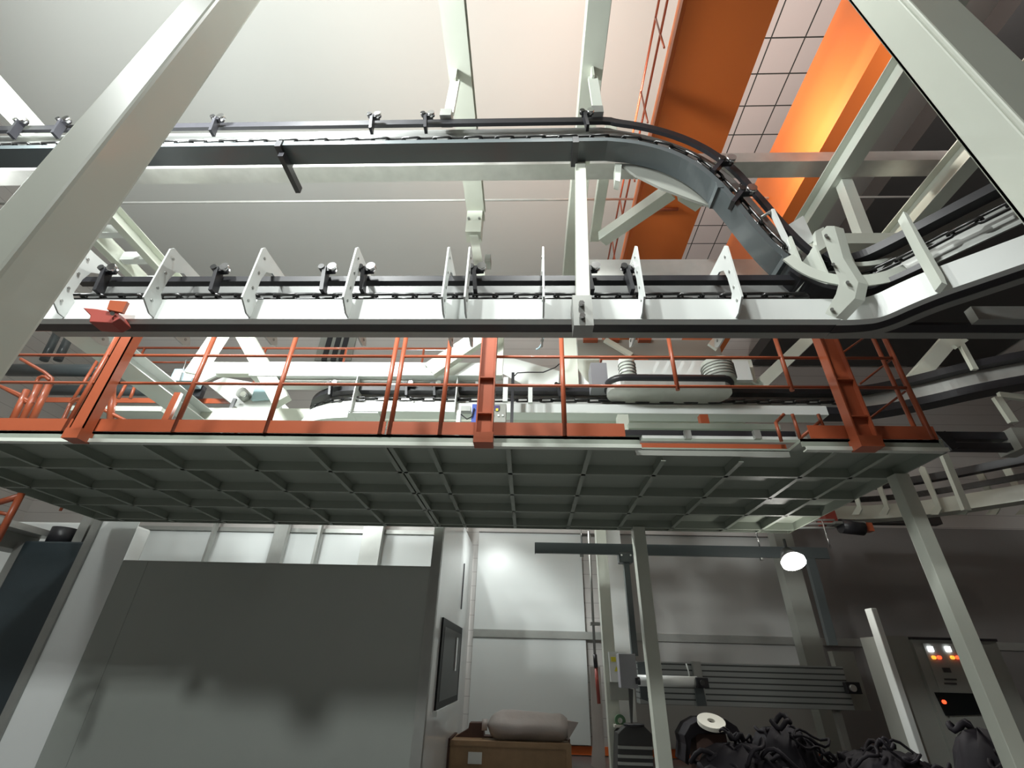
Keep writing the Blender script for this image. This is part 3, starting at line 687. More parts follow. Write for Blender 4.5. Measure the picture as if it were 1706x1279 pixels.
one('cream_post', pb(936, 560, 962, 645, 6.5, 6.7), 'cream', 'broad pale post behind the right-of-centre railing post', 'post')
mb = MB().prism([PY(u, v, 7.2) for u, v in ((838, 592), (932, 618), (930, 642), (875, 642), (838, 622))], (0, .02, 0))
one('sloped_sheet', mb, 'white', 'bright white sloped sheet in the bay right of the middle post', 'panel')
mb = MB().prism([PY(u, v, 6.6) for u, v in ((954, 602), (975, 632), (990, 645), (954, 645))], (0, .05, 0))
one('sloped_sheet', mb, 'white', 'small white gusset sheet left of the chain drive', 'panel')
root = thing('valve_station', 'small valve block with blue hose below the second conveyor', 'valve', PY(776, 690, 6.0))
vx = xat(764, 690, 6.0); B(vx - .03, vx + .03, 6.0, 6.1, PT, zat(764, 683, 6.0)).build('valve_body', 'white', root); pb(786, 673, 794, 704, 6.0, 6.12).build('hose_clip', 'bluep', root)
MB().pipe([PY(u, v, 5.98) for u, v in ((768, 690), (778, 698), (786, 694), (790, 680))], .01, 6).build('hose', 'black', root)
pb(768, 676, 784, 684, 6.05, 6.15).build('coupling', 'zinc', root)
one('blue_hook', MB().pipe([PY(u, v, 6) for u, v in ((906, 560), (903, 572), (898, 580), (893, 582))], .014, 6), 'blue', 'pale blue hook hanging under the white conveyor right of centre', 'hook')
# panels at upper right behind the railing
root = thing('rear_machine', 'pale machine frame with orange plates above the chain drive', 'machine', PY(1050, 600, 7.4))
for u0, u1 in ((972, 996), (1008, 1032), (1064, 1085)): pb(u0, 560, u1, 566, 7.4, 7.6).build('orange_plate', 'orange', root)
pb(1000, 593, 1080, 600, 7.4, 7.6).build('orange_plate', 'orange', root)
pb(962, 566, 1200, 592, 7.5, 7.7).build('housing', 'panelgrey', root)
MB().bar(PY(1008, 566, 7.3), PY(1052, 592, 7.3), .10, .06, (0, 1, 0)).build('diagonal', 'cream', root)
pb(962, 592, 1000, 640, 7.2, 7.4).build('side_box', 'pale', root)
MB().prism([PY(u, v, 7.2) for u, v in ((1180, 572), (1190, 560), (1206, 566), (1194, 582))], (0, .06, 0)).build('lug_plate', 'pale', root)
root = thing('motor_stand', 'pale triangular stand plates right of the motors behind the railing', 'stand', PY(1250, 620, 7.2))
MB().prism([PY(u, v, 7.2) for u, v in ((1215, 598), (1250, 594), (1262, 640), (1222, 640))], (0, .05, 0)).build('gusset', 'cream', root)
MB().prism([PY(u, v, 7.1) for u, v in ((1235, 624), (1252, 600), (1262, 640))], (0, .04, 0)).build('gusset', 'pale', root)
MB().bar(PY(1268, 640, 7.1), PY(1352, 560, 7.1), .20, .14, (0, 1, 0)).build('inclined_beam', 'cream', root)
# window / louvres in the wall behind the railing
root = thing('wall_louvre', 'dark vertical louvre slats in the far wall behind the railing', 'louvre', PY(563, 580, WY - .05))
for u in (541, 556, 569): pb(u, 556, u + 8, 600, WY - .1, WY - .02).build('slat_opening', 'louvre', root)
pb(530, 555, 590, 600, WY - .05, WY - .02).build('frame', 'panelgrey', root)
# dark rollers / ducts at the left
mb = MB(); z = zat(150, 617, 7.9); mb.tube((xat(15, 617, 7.9), 7.9, z), (xat(215, 617, 7.9), 7.9, z), .13, 20)
one('round_duct', mb, 'slate', 'thick dark round duct lying behind the left railing', 'duct')
mb = MB(); z = zat(150, 650, 8.1); mb.tube((xat(80, 650, 8.1), 8.1, z), (xat(300, 650, 8.1), 8.1, z), .11, 20)
one('round_duct', mb, 'slate', 'lower dark round duct behind the left railing', 'duct')
for u, w, l in ((95, 16, 'left'), (118, 14, 'right')):
    a = PY(u, 556, 8.3); b = PY(u - 22, 600, 8.3)
    one('dark_pipe', MB().tube(a, b, .08, 14), 'slate', l + ' one of two dark pipes rising behind the left railing', 'pipe')
# stair railing at lower left
root = thing('stair_railing', 'orange stair handrail with bent top bars at the far left', 'railing', PY(60, 690, 5.4))
for pts in (((35, 598), (88, 628), (86, 640)), ((57, 655), (62, 630), (74, 626), (84, 634)), ((0, 643), (55, 672)), ((5, 645), (40, 660), (45, 672)), ((168, 680), (212, 702)), ((118, 672), (128, 664), (148, 664)), ((118, 672), (102, 706))):
    MB().pipe(smooth_path([PY(u, v, 5.4) for u, v in pts], 1), .024, 8).build('bent_bar', 'orange', root)
for (u0, v0, u1, v1) in ((45, 650, 20, 702), (66, 640, 36, 702), (82, 640, 52, 702), (188, 640, 184, 700)):
    MB().tube(PY(u0, v0, 5.4), PY(u1, v1, 5.4), .042, 10).build('bar', 'orange', root)
root = thing('inner_railing', 'short orange railing posts between the left hanger post and the cream I-beam', 'railing', PY(220, 650, 7.0))
for (u0, v0, u1, v1) in ((164, 598, 120, 668), (212, 636, 197, 664), (226, 640, 217, 664)): MB().tube(PY(u0, v0, 7.0), PY(u1, v1, 7.0), .026, 8).build('post', 'orange', root)
MB().bar(PY(298, 655, 6.0), PY(275, 703, 6.0), .10, .06, (0, 1, 0)).build('broad_post', 'orange', root)

# ================================================================== UNDER THE PLATFORM, LEFT
CXR = -1.41; CFY = 7.9
root = thing('enclosure', 'huge glossy grey sheet-metal enclosure under the left half of the platform', 'enclosure', (-4.4, CFY, 0))
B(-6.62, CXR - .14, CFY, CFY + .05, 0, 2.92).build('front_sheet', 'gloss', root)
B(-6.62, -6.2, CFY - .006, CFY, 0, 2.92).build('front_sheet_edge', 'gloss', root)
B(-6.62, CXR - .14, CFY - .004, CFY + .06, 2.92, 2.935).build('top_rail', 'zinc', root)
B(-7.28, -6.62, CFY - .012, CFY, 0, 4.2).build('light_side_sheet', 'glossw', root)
B(-7.40, -7.26, CFY - .05, CFY + .05, 0, 4.2).build('corner_post', 'zinc', root)
B(CXR - .15, CXR, CFY - .02, CFY + .10, 0, 4.2).build('corner_post', 'zinc', root)
B(CXR - .03, CXR, CFY + .10, WY - .2, 0, 4.2).build('side_sheet', 'glossw', root)
wy0, wy1 = 8.35, 10.3
wz0, wz1 = PX(722, 1185, CXR).z, PX(737, 1030, CXR).z
wa, wb = PX(722, 1185, CXR), PX(768, 1045, CXR)
w = B(CXR, CXR + .03, 8.54, 11.1, 1.0, 2.26).build('window_frame', 'windowblack', root)
B(CXR + .03, CXR + .034, 8.75, 10.9, 1.1, 2.14).build('window_glass', 'glass', w)
B(CXR + .03, CXR + .05, 10.2, 10.4, 1.5, 2.05).build('window_handle', 'steel', w)
B(CXR, CXR + .06, 8.5, 11.1, .93, 1.0).build('window_sill', 'glossw', root)
for z in (1.2, 2.6): B(CXR, CXR + .02, WY - 1.9, WY - 1.84, z, z + .9).build('seam_strip', 'black', root)
# back wall seen over the enclosure
tag(B(-12, -1.6, WY - .12, WY - .04, 2.4, 4.55).build('wall_panel', 'wallgloss'), 'wide white wall panel showing over the top of the grey enclosure', 'wall panel')
struct(B(-12, -1.6, WY - .2, WY - .12, 4.50, 4.60).build('trim_3', 'zinc'))
for x, w_, l in ((-8.2, .06, 'thin grey upright showing over the enclosure, leftmost'), (-6.4, .34, 'broad grey upright showing over the enclosure'), (-5.4, .07, 'thin grey upright over the enclosure right of the broad one'), (-4.0, .5, 'wide dim upright over the right part of the enclosure')):
    one('wall_upright', B(x - w_/2, x + w_/2, 12.2, 12.35, 2, 5.6), 'zinc', l, 'post')
# box column beside it
one('cream_post', B(PY(772, 900, 12.0).x - .12, PY(772, 900, 12.0).x + .03, 12.0, 12.2, 0, 4.9), 'white', 'narrow pale post against the back wall beside the grey enclosure', 'post')
# dark cabinet at far left
z_ = 3.23
root = thing('dark_cabinet', 'dark blue-grey cabinet at the left edge beside the grey enclosure', 'cabinet', (-8.0, 8.3, 0))
x0, x1 = -8.56, -7.43
B(x0, x1, 7.98, 8.8, 0, z_).build('body', 'bluegrey', root, bevel=.03)
B(x0 - .14, x0, 8.0, 8.8, 0, z_ - .03).build('side_trim', 'zinc', root)
root = thing('pump_block', 'black motor block on top of the dark cabinet', 'motor', (-8.2, 8.3, 3.23))
c = V((-8.2, 8.3, 0)); zz = z_
MB().tube((c.x - .05, 8.3, zz), (c.x - .05, 8.3, zz + .28), .2, 20).build('motor_body', 'black', root)
B(c.x + .2, c.x + .38, 8.25, 8.4, zz, zz + .5).build('bracket', 'zinc', root)
MB().tube((c.x + .56, 8.35, zz), (c.x + .56, 8.35, zz + .35), .16, 16).build('motor_body', 'black', root)
p = PZ(0, 822, 3.75); q = PZ(105, 862, 3.75)
one('cable_trunking', B(p.x - .35, p.x - .05, 5.2, 8.4, 3.35, 3.45), 'galv', 'shiny trunking running away at the left edge below the platform', 'trunking')
one('trunking_cover', B(p.x - .8, p.x - .36, 5.6, 8.4, 3.1, 3.4), 'panelgrey', 'grey-brown ledge under the shiny trunking at the left edge', 'ledge')
one('white_tank', B(-12.4, -8.2, 9.6, 10.2, 0, zat(50, 868, 9.6)), 'glossw', 'white sheet tank behind the dark cabinet at the left edge', 'tank', bevel=.05)
root = thing('low_railing', 'orange railing corner at the left edge just below the platform', 'railing', PY(20, 850, 5.0))
MB().tube(PY(36, 822, 5.0), PY(-6, 902, 5.0), .035, 10).build('post', 'orange', root)
MB().tube(PY(34, 826, 5.0), PY(-20, 842, 5.0), .035, 10).build('rail', 'orange', root)
MB().tube(PY(20, 858, 5.0), PY(-20, 850, 5.0), .02, 8).build('rail', 'orange', root)

# ================================================================== UNDER THE PLATFORM, MIDDLE
# crate and bag
cz = .62; cy = 10.4
zt = zat(850, 1233, cy); x0, x1 = xat(750, 1240, cy), xat(950, 1240, cy)
root = thing('wooden_crate', 'plywood crate standing on the floor in front of the back wall', 'crate', ((x0+x1)/2, cy, 0))
B(x0, x1, cy, cy + 1.0, 0, zt - .03).build('crate_body', 'wood', root)
B(x0 - .015, x1 + .015, cy - .02, cy + .02, zt - .10, zt - .02).build('top_batten', 'wood', root)
B(x1 - .08, x1 + .015, cy - .02, cy + .02, 0, zt - .10).build('side_batten', 'wood', root)
B(x0 - .06, x0, cy - .02, cy + .9, 0, zt).build('side_panel', 'carton', root)
B(xat(780, 1260, cy), xat(803, 1260, cy), cy - .026, cy - .02, zat(790, 1272, cy), zat(790, 1252, cy)).build('paper_label', 'white', root)
one('carton_flap', MB().prism([PY(u, v, cy + .5) for u, v in ((748, 1233), (780, 1214), (782, 1204), (804, 1204), (806, 1226), (950, 1232), (950, 1240), (748, 1240))], (0, .3, 0)), 'carton', 'dark cardboard flaps sticking up at the left on top of the crate', 'cardboard')
root = thing('sack', 'bulging white woven sack lying on the crate', 'sack', PY(885, 1228, cy + .35))
c0 = PY(812, 1207, cy + .35); c1 = PY(945, 1212, cy + .35); rr = (zat(880, 1182, cy + .35) - zat(880, 1232, cy + .35)) / 2
mb = MB(); rings = []
N = 22; K = 22
for i in range(N + 1):
    t = i / N; x = c0.x + (c1.x - c0.x)*t; r = rr*min(1, (math.sin(min(t*4.2, 1)*math.pi/2))**.5 + .05) * (1 - .12*t)
    if t > .93: r *= 1 - (t - .93)*5
    for k in range(K):
        a = 2*math.pi*k/K; sq = 1 + .10*math.cos(4*a); w_ = 1 + .035*math.sin(3*a + 9*t) + .02*math.sin(17*t + 2*a)
        mb.v.append(V((x, c0.y + math.cos(a)*r*1.3*w_*sq, (c0.z + (c1.z - c0.z)*t) + math.sin(a)*r*w_*sq)))
mb.f = [(i*K+k, i*K+(k+1) % K, (i+1)*K+(k+1) % K, (i+1)*K+k) for i in range(N) for k in range(K)] + [tuple(range(K)), tuple(N*K + k for k in range(K))]
mb.smooth = True; mb.build('sack_body', 'bag', root)
e = PY(964, 1203, cy + .35)
MB()._add([V((c1.x, c1.y - .1, c1.z + rr*.5)), V((c1.x, c1.y + .12, c1.z + rr*.5)), V((c1.x, c1.y + .1, c1.z - rr*.8)), V((c1.x, c1.y - .1, c1.z - rr*.8)), e], [(0, 1, 4), (1, 2, 4), (2, 3, 4), (3, 0, 4), (0, 3, 2, 1)]).build('sack_mouth', 'bag', root)
MB().disc((c0.x - .05, c0.y, c0.z + .0), (1, .1, 0), .09, .10, 14).build('sack_ear', 'bag', root, smooth=True)
# posts
x0, x1 = xat(1000, 1000, 9.4), xat(1022, 1000, 9.4)
root = thing('cream_post', 'slim cream post in front of the white wall strip, left of the platform leg', 'post', (x0 + .1, 9.4, 0))
B(x0, x1 - .04, 9.4, 9.6, 0, 4.4).build('post_shaft', 'cream', root, bevel=.008)
B(x0 - .05, x1, 9.35, 9.65, 0, .02).build('foot_plate', 'cream', root)
x0, x1 = xat(1012, 1000, 11.6), xat(1043, 1000, 11.6)
one('wall_column', B(x0, x1, 11.6, 11.9, 0, 4.9), 'white', 'broad white column strip standing before the back wall', 'column')
root = thing('junction_box', 'white electrical box with yellow stickers behind the grey control box', 'electrical box', PY(1030, 1115, 9.3))
pb(1016, 1086, 1046, 1136, 9.3, 9.45).build('box_body', 'white', root)
pb(1018, 1094, 1026, 1102, 9.29, 9.3).build('yellow_sticker', 'yellow', root)
MB().prism([PY(u, v, 9.29) for u, v in ((1024, 1118), (1030, 1118), (1027, 1109))], (0, .008, 0)).build('warning_triangle', 'yellow', root)
pb(1017, 1136, 1048, 1166, 9.35, 9.5).build('lower_box', 'panelgrey', root)
# hose reel / pipe hanging left
root = thing('air_line', 'thin vertical air pipe with regulator beside the slim cream post', 'pipe', PY(990, 1170, 9.2))
a = PY(981, 885, 9.2); b = PY(991, 1090, 9.2); c = PY(998, 1172, 9.2)
MB().tube(a, b, .022, 10).build('pipe', 'zinc', root)
MB().tube(b, PY(993, 1112, 9.2), .035, 10).build('regulator', 'black', root)
MB().tube(PY(993, 1112, 9.2), c, .028, 10).build('hose', 'red', root)
pb(984, 1036, 1000, 1041, 9.15, 9.3).build('clamp', 'zinc', root)
# dark slim pole-like curtain
one('pink_curtain', MB().prism([PY(u, v, 10.3) for u, v in ((983, 1110), (1000, 1110), (1010, 1290), (985, 1275), (988, 1235))], (0, .05, 0)), 'bag', 'brownish pink sheet hanging behind the slim cream post', 'sheet')
# overhead crane track with hoist rod
TY = 8.2
root = thing('crane_track', 'black overhead track crossing under the platform to the lamp', 'track', PY(1130, 915, TY))
a = PY(892, 912, TY); b = PY(1380, 920, TY)
mb = MB(); zt_ = (a.z + b.z)/2
mb.box(a.x, b.x, TY, TY + .012, zt_ - .08, zt_ + .07).box(a.x, b.x, TY + .1, TY + .112, zt_ - .08, zt_ + .07).box(a.x, b.x, TY, TY + .112, zt_ + .07, zt_ + .082).box(a.x, b.x, TY, TY + .04, zt_ - .092, zt_ - .08)
mb.build('track_profile', 'slate', root)
B(a.x - .01, a.x, TY, TY + .112, zt_ - .09, zt_ + .08).build('end_cap', 'black', root)
for u in (970, 1271):
    x = xat(u, 930, TY); MB().tube((x, TY + .05, zt_ - .13), (x, TY + .05, zt_ - .05), .03, 10).build('stop_bolt', 'zinc', root)
for u, v in ((1263, 890), (1372, 865), (968, 885)):
    x = xat(u, v, TY); MB().tube((x, TY + .05, zt_ + .08), (x, TY + .05, zt_ + .55), .013, 8).build('suspension_rod', 'steel', root)
root = thing('lift_arm', 'vertical dark lift arm with grey control box hanging from the black track', 'lifting arm', PY(1045, 1205, TY))
c = xat(1042, 930, TY)
B(c - .11, c + .12, TY - .05, TY + .16, zt_ - .22, zt_ - .06).build('carriage', 'slate', root, bevel=.02)
for s in (-.07, .08): MB().tube((c + s, TY - .06, zt_ - .11), (c + s, TY - .04, zt_ - .11), .016, 8).build('bolt', 'steel', root)
zb2 = zat(1045, 1092, TY); B(c - .035, c + .055, TY, TY + .09, zb2, zt_ - .2).build('square_tube', 'slate', root)
x0, x1 = xat(1031, 1115, TY), xat(1059, 1115, TY)
B(x0, x1, TY - .08, TY + .14, zat(1045, 1146, TY), zat(1045, 1089, TY)).build('control_box', 'grey', root, bevel=.006)
MB().prism([PY(u, v, TY) for u, v in ((1047, 1146), (1055, 1148), (1054, 1205), (1051, 1205))], (0, .04, 0)).build('tapered_rod', 'duct', root)
MB().tube(PY(1058, 1134, TY - .05), PY(1066, 1134, TY - .05), .05, 12).build('black_joint', 'black', root)
# horizontal tube with square flange
root = thing('roller_tube', 'bright horizontal tube with black flange behind the platform leg', 'tube', PY(1120, 1136, 8.6))
a = PY(1062, 1133, 8.6); b = PY(1162, 1136, 8.6)
MB().tube(a, (b.x, 8.6, a.z), .075, 20).build('tube_body', 'white', root)
pb(1161, 1128, 1181, 1146, 8.5, 8.7).build('square_flange', 'black', root, bevel=.01)
MB().disc((xat(1170, 1137, 8.48), 8.48, zat(1170, 1137, 8.48)), (0, 1, 0), .035, .03, 16).build('shaft_end', 'duct', root)
MB().prism([PY(u, v, 8.75) for u, v in ((1062, 1103), (1075, 1102), (1080, 1168), (1068, 1164))], (0, .03, 0)).build('dark_plate', 'slate', root)
MB().prism([PY(u, v, 8.55) for u, v in ((1158, 1146), (1172, 1146), (1178, 1176), (1162, 1176))], (0, .04, 0)).build('lower_bracket', 'slate', root)
MB().pipe([PY(u, v, 8.6) for u, v in ((1143, 1105), (1147, 1118), (1149, 1132))], .01, 6).build('white_cable', 'white', root)
# ribbed housing
root = thing('ribbed_housing', 'long ribbed aluminium housing mounted on the wall behind the bright tube', 'housing', PY(1250, 1140, 9.6))
x0, x1 = xat(1064, 1140, 9.6), xat(1412, 1140, 9.6)
B(x0, x1, 9.6, 9.9, zat(1250, 1178, 9.6), zat(1250, 1106, 9.6)).build('ribbed_panel', 'ribbed', root)
x = xat(1165, 1140, 9.55); B(x - .07, x + .07, 9.52, 9.6, zat(1250, 1178, 9.55), zat(1250, 1104, 9.55)).build('cover_strip', 'zinc', root)
B(x1 - .02, x1 + .35, 9.75, 9.9, zat(1250, 1178, 9.6), zat(1250, 1080, 9.6)).build('end_panel', 'panelgrey', root)
for s in (0, 1):
    xx = x0 + .3 + s*(x1 - x0 - .6); B(xx, xx + .1, 9.65, 9.75, 0, zat(1250, 1178, 9.6)).build('support_leg', 'zinc', root)
root = thing('square_bearing', 'small black square bearing plate at the right end of the ribbed housing', 'bearing', PY(1420, 1145, 9.4))
pb(1411, 1136, 1435, 1156, 9.4, 9.5).build('plate', 'black', root, bevel=.01)
MB().disc(PY(1421, 1146, 9.38), (0, 1, 0), .05, .05, 16).build('shaft', 'galv', root)
# dark gas bottle-like vessel with green bottle
root = thing('dark_hopper', 'grey tapered hopper below the tapered rod', 'hopper', PY(1060, 1250, 9.0))
MB().prism([PY(u, v, 9.0) for u, v in ((1030, 1222), (1042, 1210), (1072, 1208), (1086, 1222), (1090, 1300), (1028, 1300))], (0, .5, 0)).build('hopper_body', 'duct', root, bevel=.01)
MB().disc(PY(1056, 1207, 9.1), (0, 0, 1), .16, .03, 20).build('lid', 'black', root)
for v in (1243, 1258, 1270): pb(1030, v, 1088, v + 5, 8.97, 9.0).build('band', 'zinc', root)
root = thing('green_tape_roll', 'small olive roll resting left of the hopper lid', 'roll', PY(1032, 1205, 9.3))
MB().disc(PY(1033, 1200, 9.3), (0, 1, 0), .085, .06, 20, hole=.04).build('roll_body', 'green', root)
pb(1024, 1207, 1042, 1212, 9.25, 9.4).build('stand', 'foam', root)

# ================================================================== UNDER THE PLATFORM, RIGHT
# lamp
LY = 7.4
root = thing('work_lamp', 'glaring round work lamp under the black track', 'lamp', PY(1322, 936, LY))
c = PY(1322, 936, LY)
h_ = MB().tube(c + V((0, .03, .035)), c + V((0, .14, .18)), .15, 20, r2=.08).build('lamp_housing', 'duct', root)
MB().disc(c, (0, -.45, -.89), .165, .05, 28).build('lamp_lens', 'lamp', h_)
MB().tube(c + V((0, .1, .1)), V((c.x, LY + .1, c.z + .35)), .02, 8).build('lamp_bracket', 'black', root)
lamp_pos = c.copy()
one('black_rod', MB().bar(PY(1347, 923, 8.25), PY(1387, 1075, 8.25), .13, .08, (0, 1, 0)), 'slate', 'black vertical rod right of the glaring lamp', 'rod')
# control cabinet
CBY = 7.4
root = thing('control_cabinet', 'grey control cabinet with white and red indicator lights at the lower right', 'control cabinet', PY(1600, 1150, CBY))
xl_, xr_ = xat(1450, 1015, CBY), xat(1660, 1070, CBY); zt_c = zat(1560, 1066, CBY)
xm = xat(1520, 1070, CBY)
B(xm, xr_, CBY, CBY + .6, 0, zt_c).build('cabinet_body', 'panelgrey', root)
B(xm, xr_, CBY - .03, CBY + .6, zt_c, zt_c + .03).build('top_cover', 'black', root)
B(xl_ + .10, xm, CBY + .05, CBY + .6, 0, zt_c + .04).build('side_cabinet', 'panelgrey', root)
door_ = B(xm + .12, xr_ - .05, CBY - .015, CBY, .1, zt_c - .04).build('cabinet_door', 'panelgrey', root)
for i, u in enumerate((1550, 1579)):
    p = PY(u, 1081, CBY - .02); B(p.x - .03, p.x + .03, CBY - .035, CBY - .015, p.z - .03, p.z + .03).build('white_light', 'led_w', door_)
for u, mm in ((1555, 'led_o'), (1564, 'led_r'), (1586, 'led_o'), (1595, 'led_r')):
    p = PY(u, 1095, CBY - .02); MB().disc((p.x, CBY - .03, p.z), (0, 1, 0), .021, .03, 14).build('indicator_light', mm, door_)
pb(1572, 1112, 1584, 1120, CBY - .03, CBY - .01).build('switch', 'duct', door_)
for v in (1130, 1137): pb(1574, v, 1594, v + 3, CBY - .025, CBY - .01).build('name_plate', 'duct', door_)
sp = MB().prism([PY(u, v, CBY - .04) for u, v in ((1559, 1153), (1628, 1155), (1640, 1190), (1578, 1192))], (0, .03, 0)).build('dark_window', 'glass', root)
p = PY(1573, 1169, CBY - .05); MB().disc((p.x, CBY - .05, p.z), (0, 1, 0), .022, .02, 14).build('red_light', 'led_r', root)
one('white_corner_strip', B(xl_ - .02, xl_ + .06, CBY - .05, CBY + .1, zat(1510, 1240, CBY) if False else 0, zat(1440, 1013, CBY)), 'white', 'tall white corner strip at the left edge of the control cabinet', 'corner strip', bevel=.01)
# person-free dark clothing heap and cables
random.seed(11)
def blob_heap(label, u0, u1, vtop, Y, n, name='cable_heap'):
    x0, x1 = xat(u0, 1250, Y), xat(u1, 1250, Y); root = thing(name, label, 'cables', ((x0+x1)/2, Y, 0))
    for i in range(n):
        cx = random.uniform(x0, x1); cy_ = Y + random.uniform(-.25, .35); f = 1 - abs((cx - (x0+x1)/2)/((x1-x0)/2))**2
        zt = zat((u0+u1)/2, vtop, Y); R = random.uniform(.07, .2); cz_ = random.uniform(.2, 1)*max(.2, (zt - R*.7)*(.45 + .55*f))
        tx, ty = random.uniform(-.9, .9), random.uniform(-.7, .7); pts = []
        for k in range(19):
            a = 2*math.pi*k/16; p_ = V((math.cos(a)*R, math.sin(a)*R*.6, 0))
            p_ = Matrix.Rotation(tx, 3, 'X') @ Matrix.Rotation(ty, 3, 'Y') @ p_
            pts.append(V((cx, cy_, cz_)) + p_ + V((0, 0, .03*math.sin(3*a + i))))
        MB().pipe(pts, random.uniform(.012, .032), 6).build('cable_coil', 'cable', root)
    mb = MB(); K = 20; N = 8; zt = zat((u0+u1)/2, vtop, Y)*.82
    for j in range(N + 1):
        a = math.pi/2*j/N
        for k in range(K):
            b = 2*math.pi*k/K; w_ = 1 + .1*math.sin(5*b + j) + .06*math.sin(11*b)
            mb.v.append(V(((x0+x1)/2 + math.cos(b)*math.cos(a)**.6*(x1-x0)/2*w_*.95 if j < N else (x0+x1)/2, Y + .15 + (math.sin(b)*math.cos(a)**.6*.45*w_ if j < N else 0), math.sin(a)*zt*(1 + .05*math.sin(7*b)))))
    mb.f = [(i*K+k, i*K+(k+1) % K, (i+1)*K+(k+1) % K, (i+1)*K+k) for i in range(N) for k in range(K)] + [tuple(range(K))]; mb.smooth = True
    mb.build('tangled_core', 'cable', root)
blob_heap('tall tangle of black cables below the ribbed housing', 1245, 1385, 1182, 7.2, 60)
blob_heap('low spread of black cables along the bottom right edge', 1145, 1330, 1212, 6.9, 60)
blob_heap('black cable tangle in front of the control cabinet', 1370, 1590, 1222, 6.6, 60)
blob_heap('dark bundle of hoses leaning on the right platform leg', 1612, 1715, 1172, 5.6, 40)
# covered stand with cream ring on it
root = thing('covered_stand', 'small stand draped in black plastic beside the platform leg', 'stand', PY(1185, 1250, 8.0))
MB().prism([PY(u, v, 8.0) for u, v in ((1140, 1225), (1150, 1207), (1168, 1197), (1208, 1197), (1228, 1210), (1240, 1232), (1210, 1222), (1165, 1222), (1152, 1232), (1148, 1275), (1141, 1270), (1143, 1240))], (0, .5, 0)).build('plastic_drape', 'cable', root, bevel=.01)
pb(1163, 1222, 1215, 1290, 8.1, 8.5).build('cardboard_side', 'carton', root)
root = thing('cream_ring', 'cream plastic ring lying on the black draped stand', 'ring', PY(1185, 1203, 7.9))
MB().disc(PY(1185, 1203, 7.95), (0, -.42, .9), .18, .05, 32, hole=.05).build('ring_body', 'foam', root)
# far column in the dark
one('wall_column', B(xat(1292, 900, 11.0), xat(1322, 900, 11.0), 11.0, 11.3, 0, 5.2), 'panelgrey', 'dim grey column behind the glaring lamp', 'column')
# curved low conveyor at right
Yr = 8.4
rp = smooth_path([PZ(1370, 868, 4.2), PZ(1450, 868, 4.2), PZ(1530, 862, 4.2), PZ(1620, 850, 4.2), PZ(1800, 822, 4.2)], 2)
root = thing('curved_low_conveyor', 'grey curved conveyor with blade brackets beyond the right end of the platform', 'conveyor', rp[4])
MB().sweep([(.15, 0), (.15, .26), (.13, .26), (.13, .02), (-.15, .02), (-.15, 0)], rp).build('front_channel', 'cream', root)
MB().sweep([(.08, .62), (.08, .75), (-.08, .75), (-.08, .62)], rp).build('power_rail', 'black', root)
MB().sweep([(.02, .36), (.06, .36), (.06, .46), (.02, .46)], rp).build('chain_guide', 'chain', root)
for u in (1425, 1470, 1555, 1600, 1650, 1700):
    p = PZ(u, 855, 4.2); pr = [(p.y - .22, 4.22), (p.y - .26, 5.0), (p.y - .18, 5.05), (p.y - .10, 5.0), (p.y - .12, 4.3), (p.y + .1, 4.2), (p.y - .1, 4.15)]
    MB().prism([(p.x - .008, y, z) for y, z in pr], (.02, 0, 0)).build('blade_bracket', 'cream', root)
# more dark rails at right of platform
root = thing('dark_side_rail', 'black double rail just beyond the right end of the railing', 'rail', PY(1640, 735, 5.4))
pb(1562, 719, 1698, 731, 5.4, 5.5).build('upper_rail', 'black', root); pb(1576, 737, 1710, 748, 5.4, 5.5).build('lower_rail', 'black', root)
MB().bar(PY(1565, 722, 5.38), PY(1590, 748, 5.38), .12, .06, (0, 1, 0)).build('carriage', 'black', root)
pb(1694, 712, 1720, 746, 5.3, 5.6).build('end_block', 'panelgrey', root)
root = thing('side_bracket', 'cream bent bracket arms beyond the right end of the railing', 'bracket', PY(1680, 660, 5.6))
MB().bar(PY(1660, 662, 5.6), PY(1688, 704, 5.6), .10, .05, (0, 1, 0)).build('arm', 'cream', root)
MB().bar(PY(1664, 658, 5.6), PY(1720, 664, 5.6), .08, .05, (0, 1, 0)).build('arm', 'cream', root)
MB().bar(PY(1600, 572, 5.6), PY(1624, 616, 5.6), .07, .05, (0, 1, 0)).build('arm', 'cream', root)
MB().bar(PY(1590, 578, 5.6), PY(1608, 566, 5.6), .06, .05, (0, 1, 0)).build('arm_foot', 'cream', root)
p = PZ(1590, 565, 5.6)
one('inclined_beam', MB().bar(PY(1590, 556, 6.6), PY(1500, 660, 6.6), .22, .2, (0, 1, 0)), 'cream', 'broad cream inclined beam just right of the orange railing', 'beam')
one('stub_post', MB().bar(PY(1572, 757, 6.5), PY(1610, 850, 6.5), .09, .06, (0, 1, 0)), 'cream', 'cream hanger blade below the black double rail at the right', 'post')
# red winch at the far right under the platform
root = thing('pipe_bundle', 'white thin pipes with red block under the far right of the platform', 'pipes', PY(1365, 875, 9.0))
for v in (866, 872, 879): MB().tube(PY(1320 + (v - 866)*-1, v, 9.0), PY(1390, v, 9.0), .02, 8).build('pipe', 'white', root)
pb(1375, 850, 1394, 870, 9.0, 9.3).build('red_block', 'red', root)
root = thing('small_winch', 'small dark winch with a red cap hanging under the curved conveyor', 'winch', PY(1425, 880, 9.0))
MB().tube(PY(1400, 876, 9.0), PY(1437, 880, 9.0), .13, 16).build('winch_drum', 'black', root); pb(1441, 870, 1455, 884, 8.95, 9.1).build('red_cap', 'orange', root)
pb(1392, 868, 1442, 872, 8.9, 9.2).build('mount', 'zinc', root)
one('right_beam', B(xat(1372, 880, 10.6), 9, 10.6, 10.8, zat(1550, 880, 10.6) + .1, zat(1550, 868, 10.6) + .15), 'duct', 'dark beam crossing behind the winch at the lower right', 'beam')
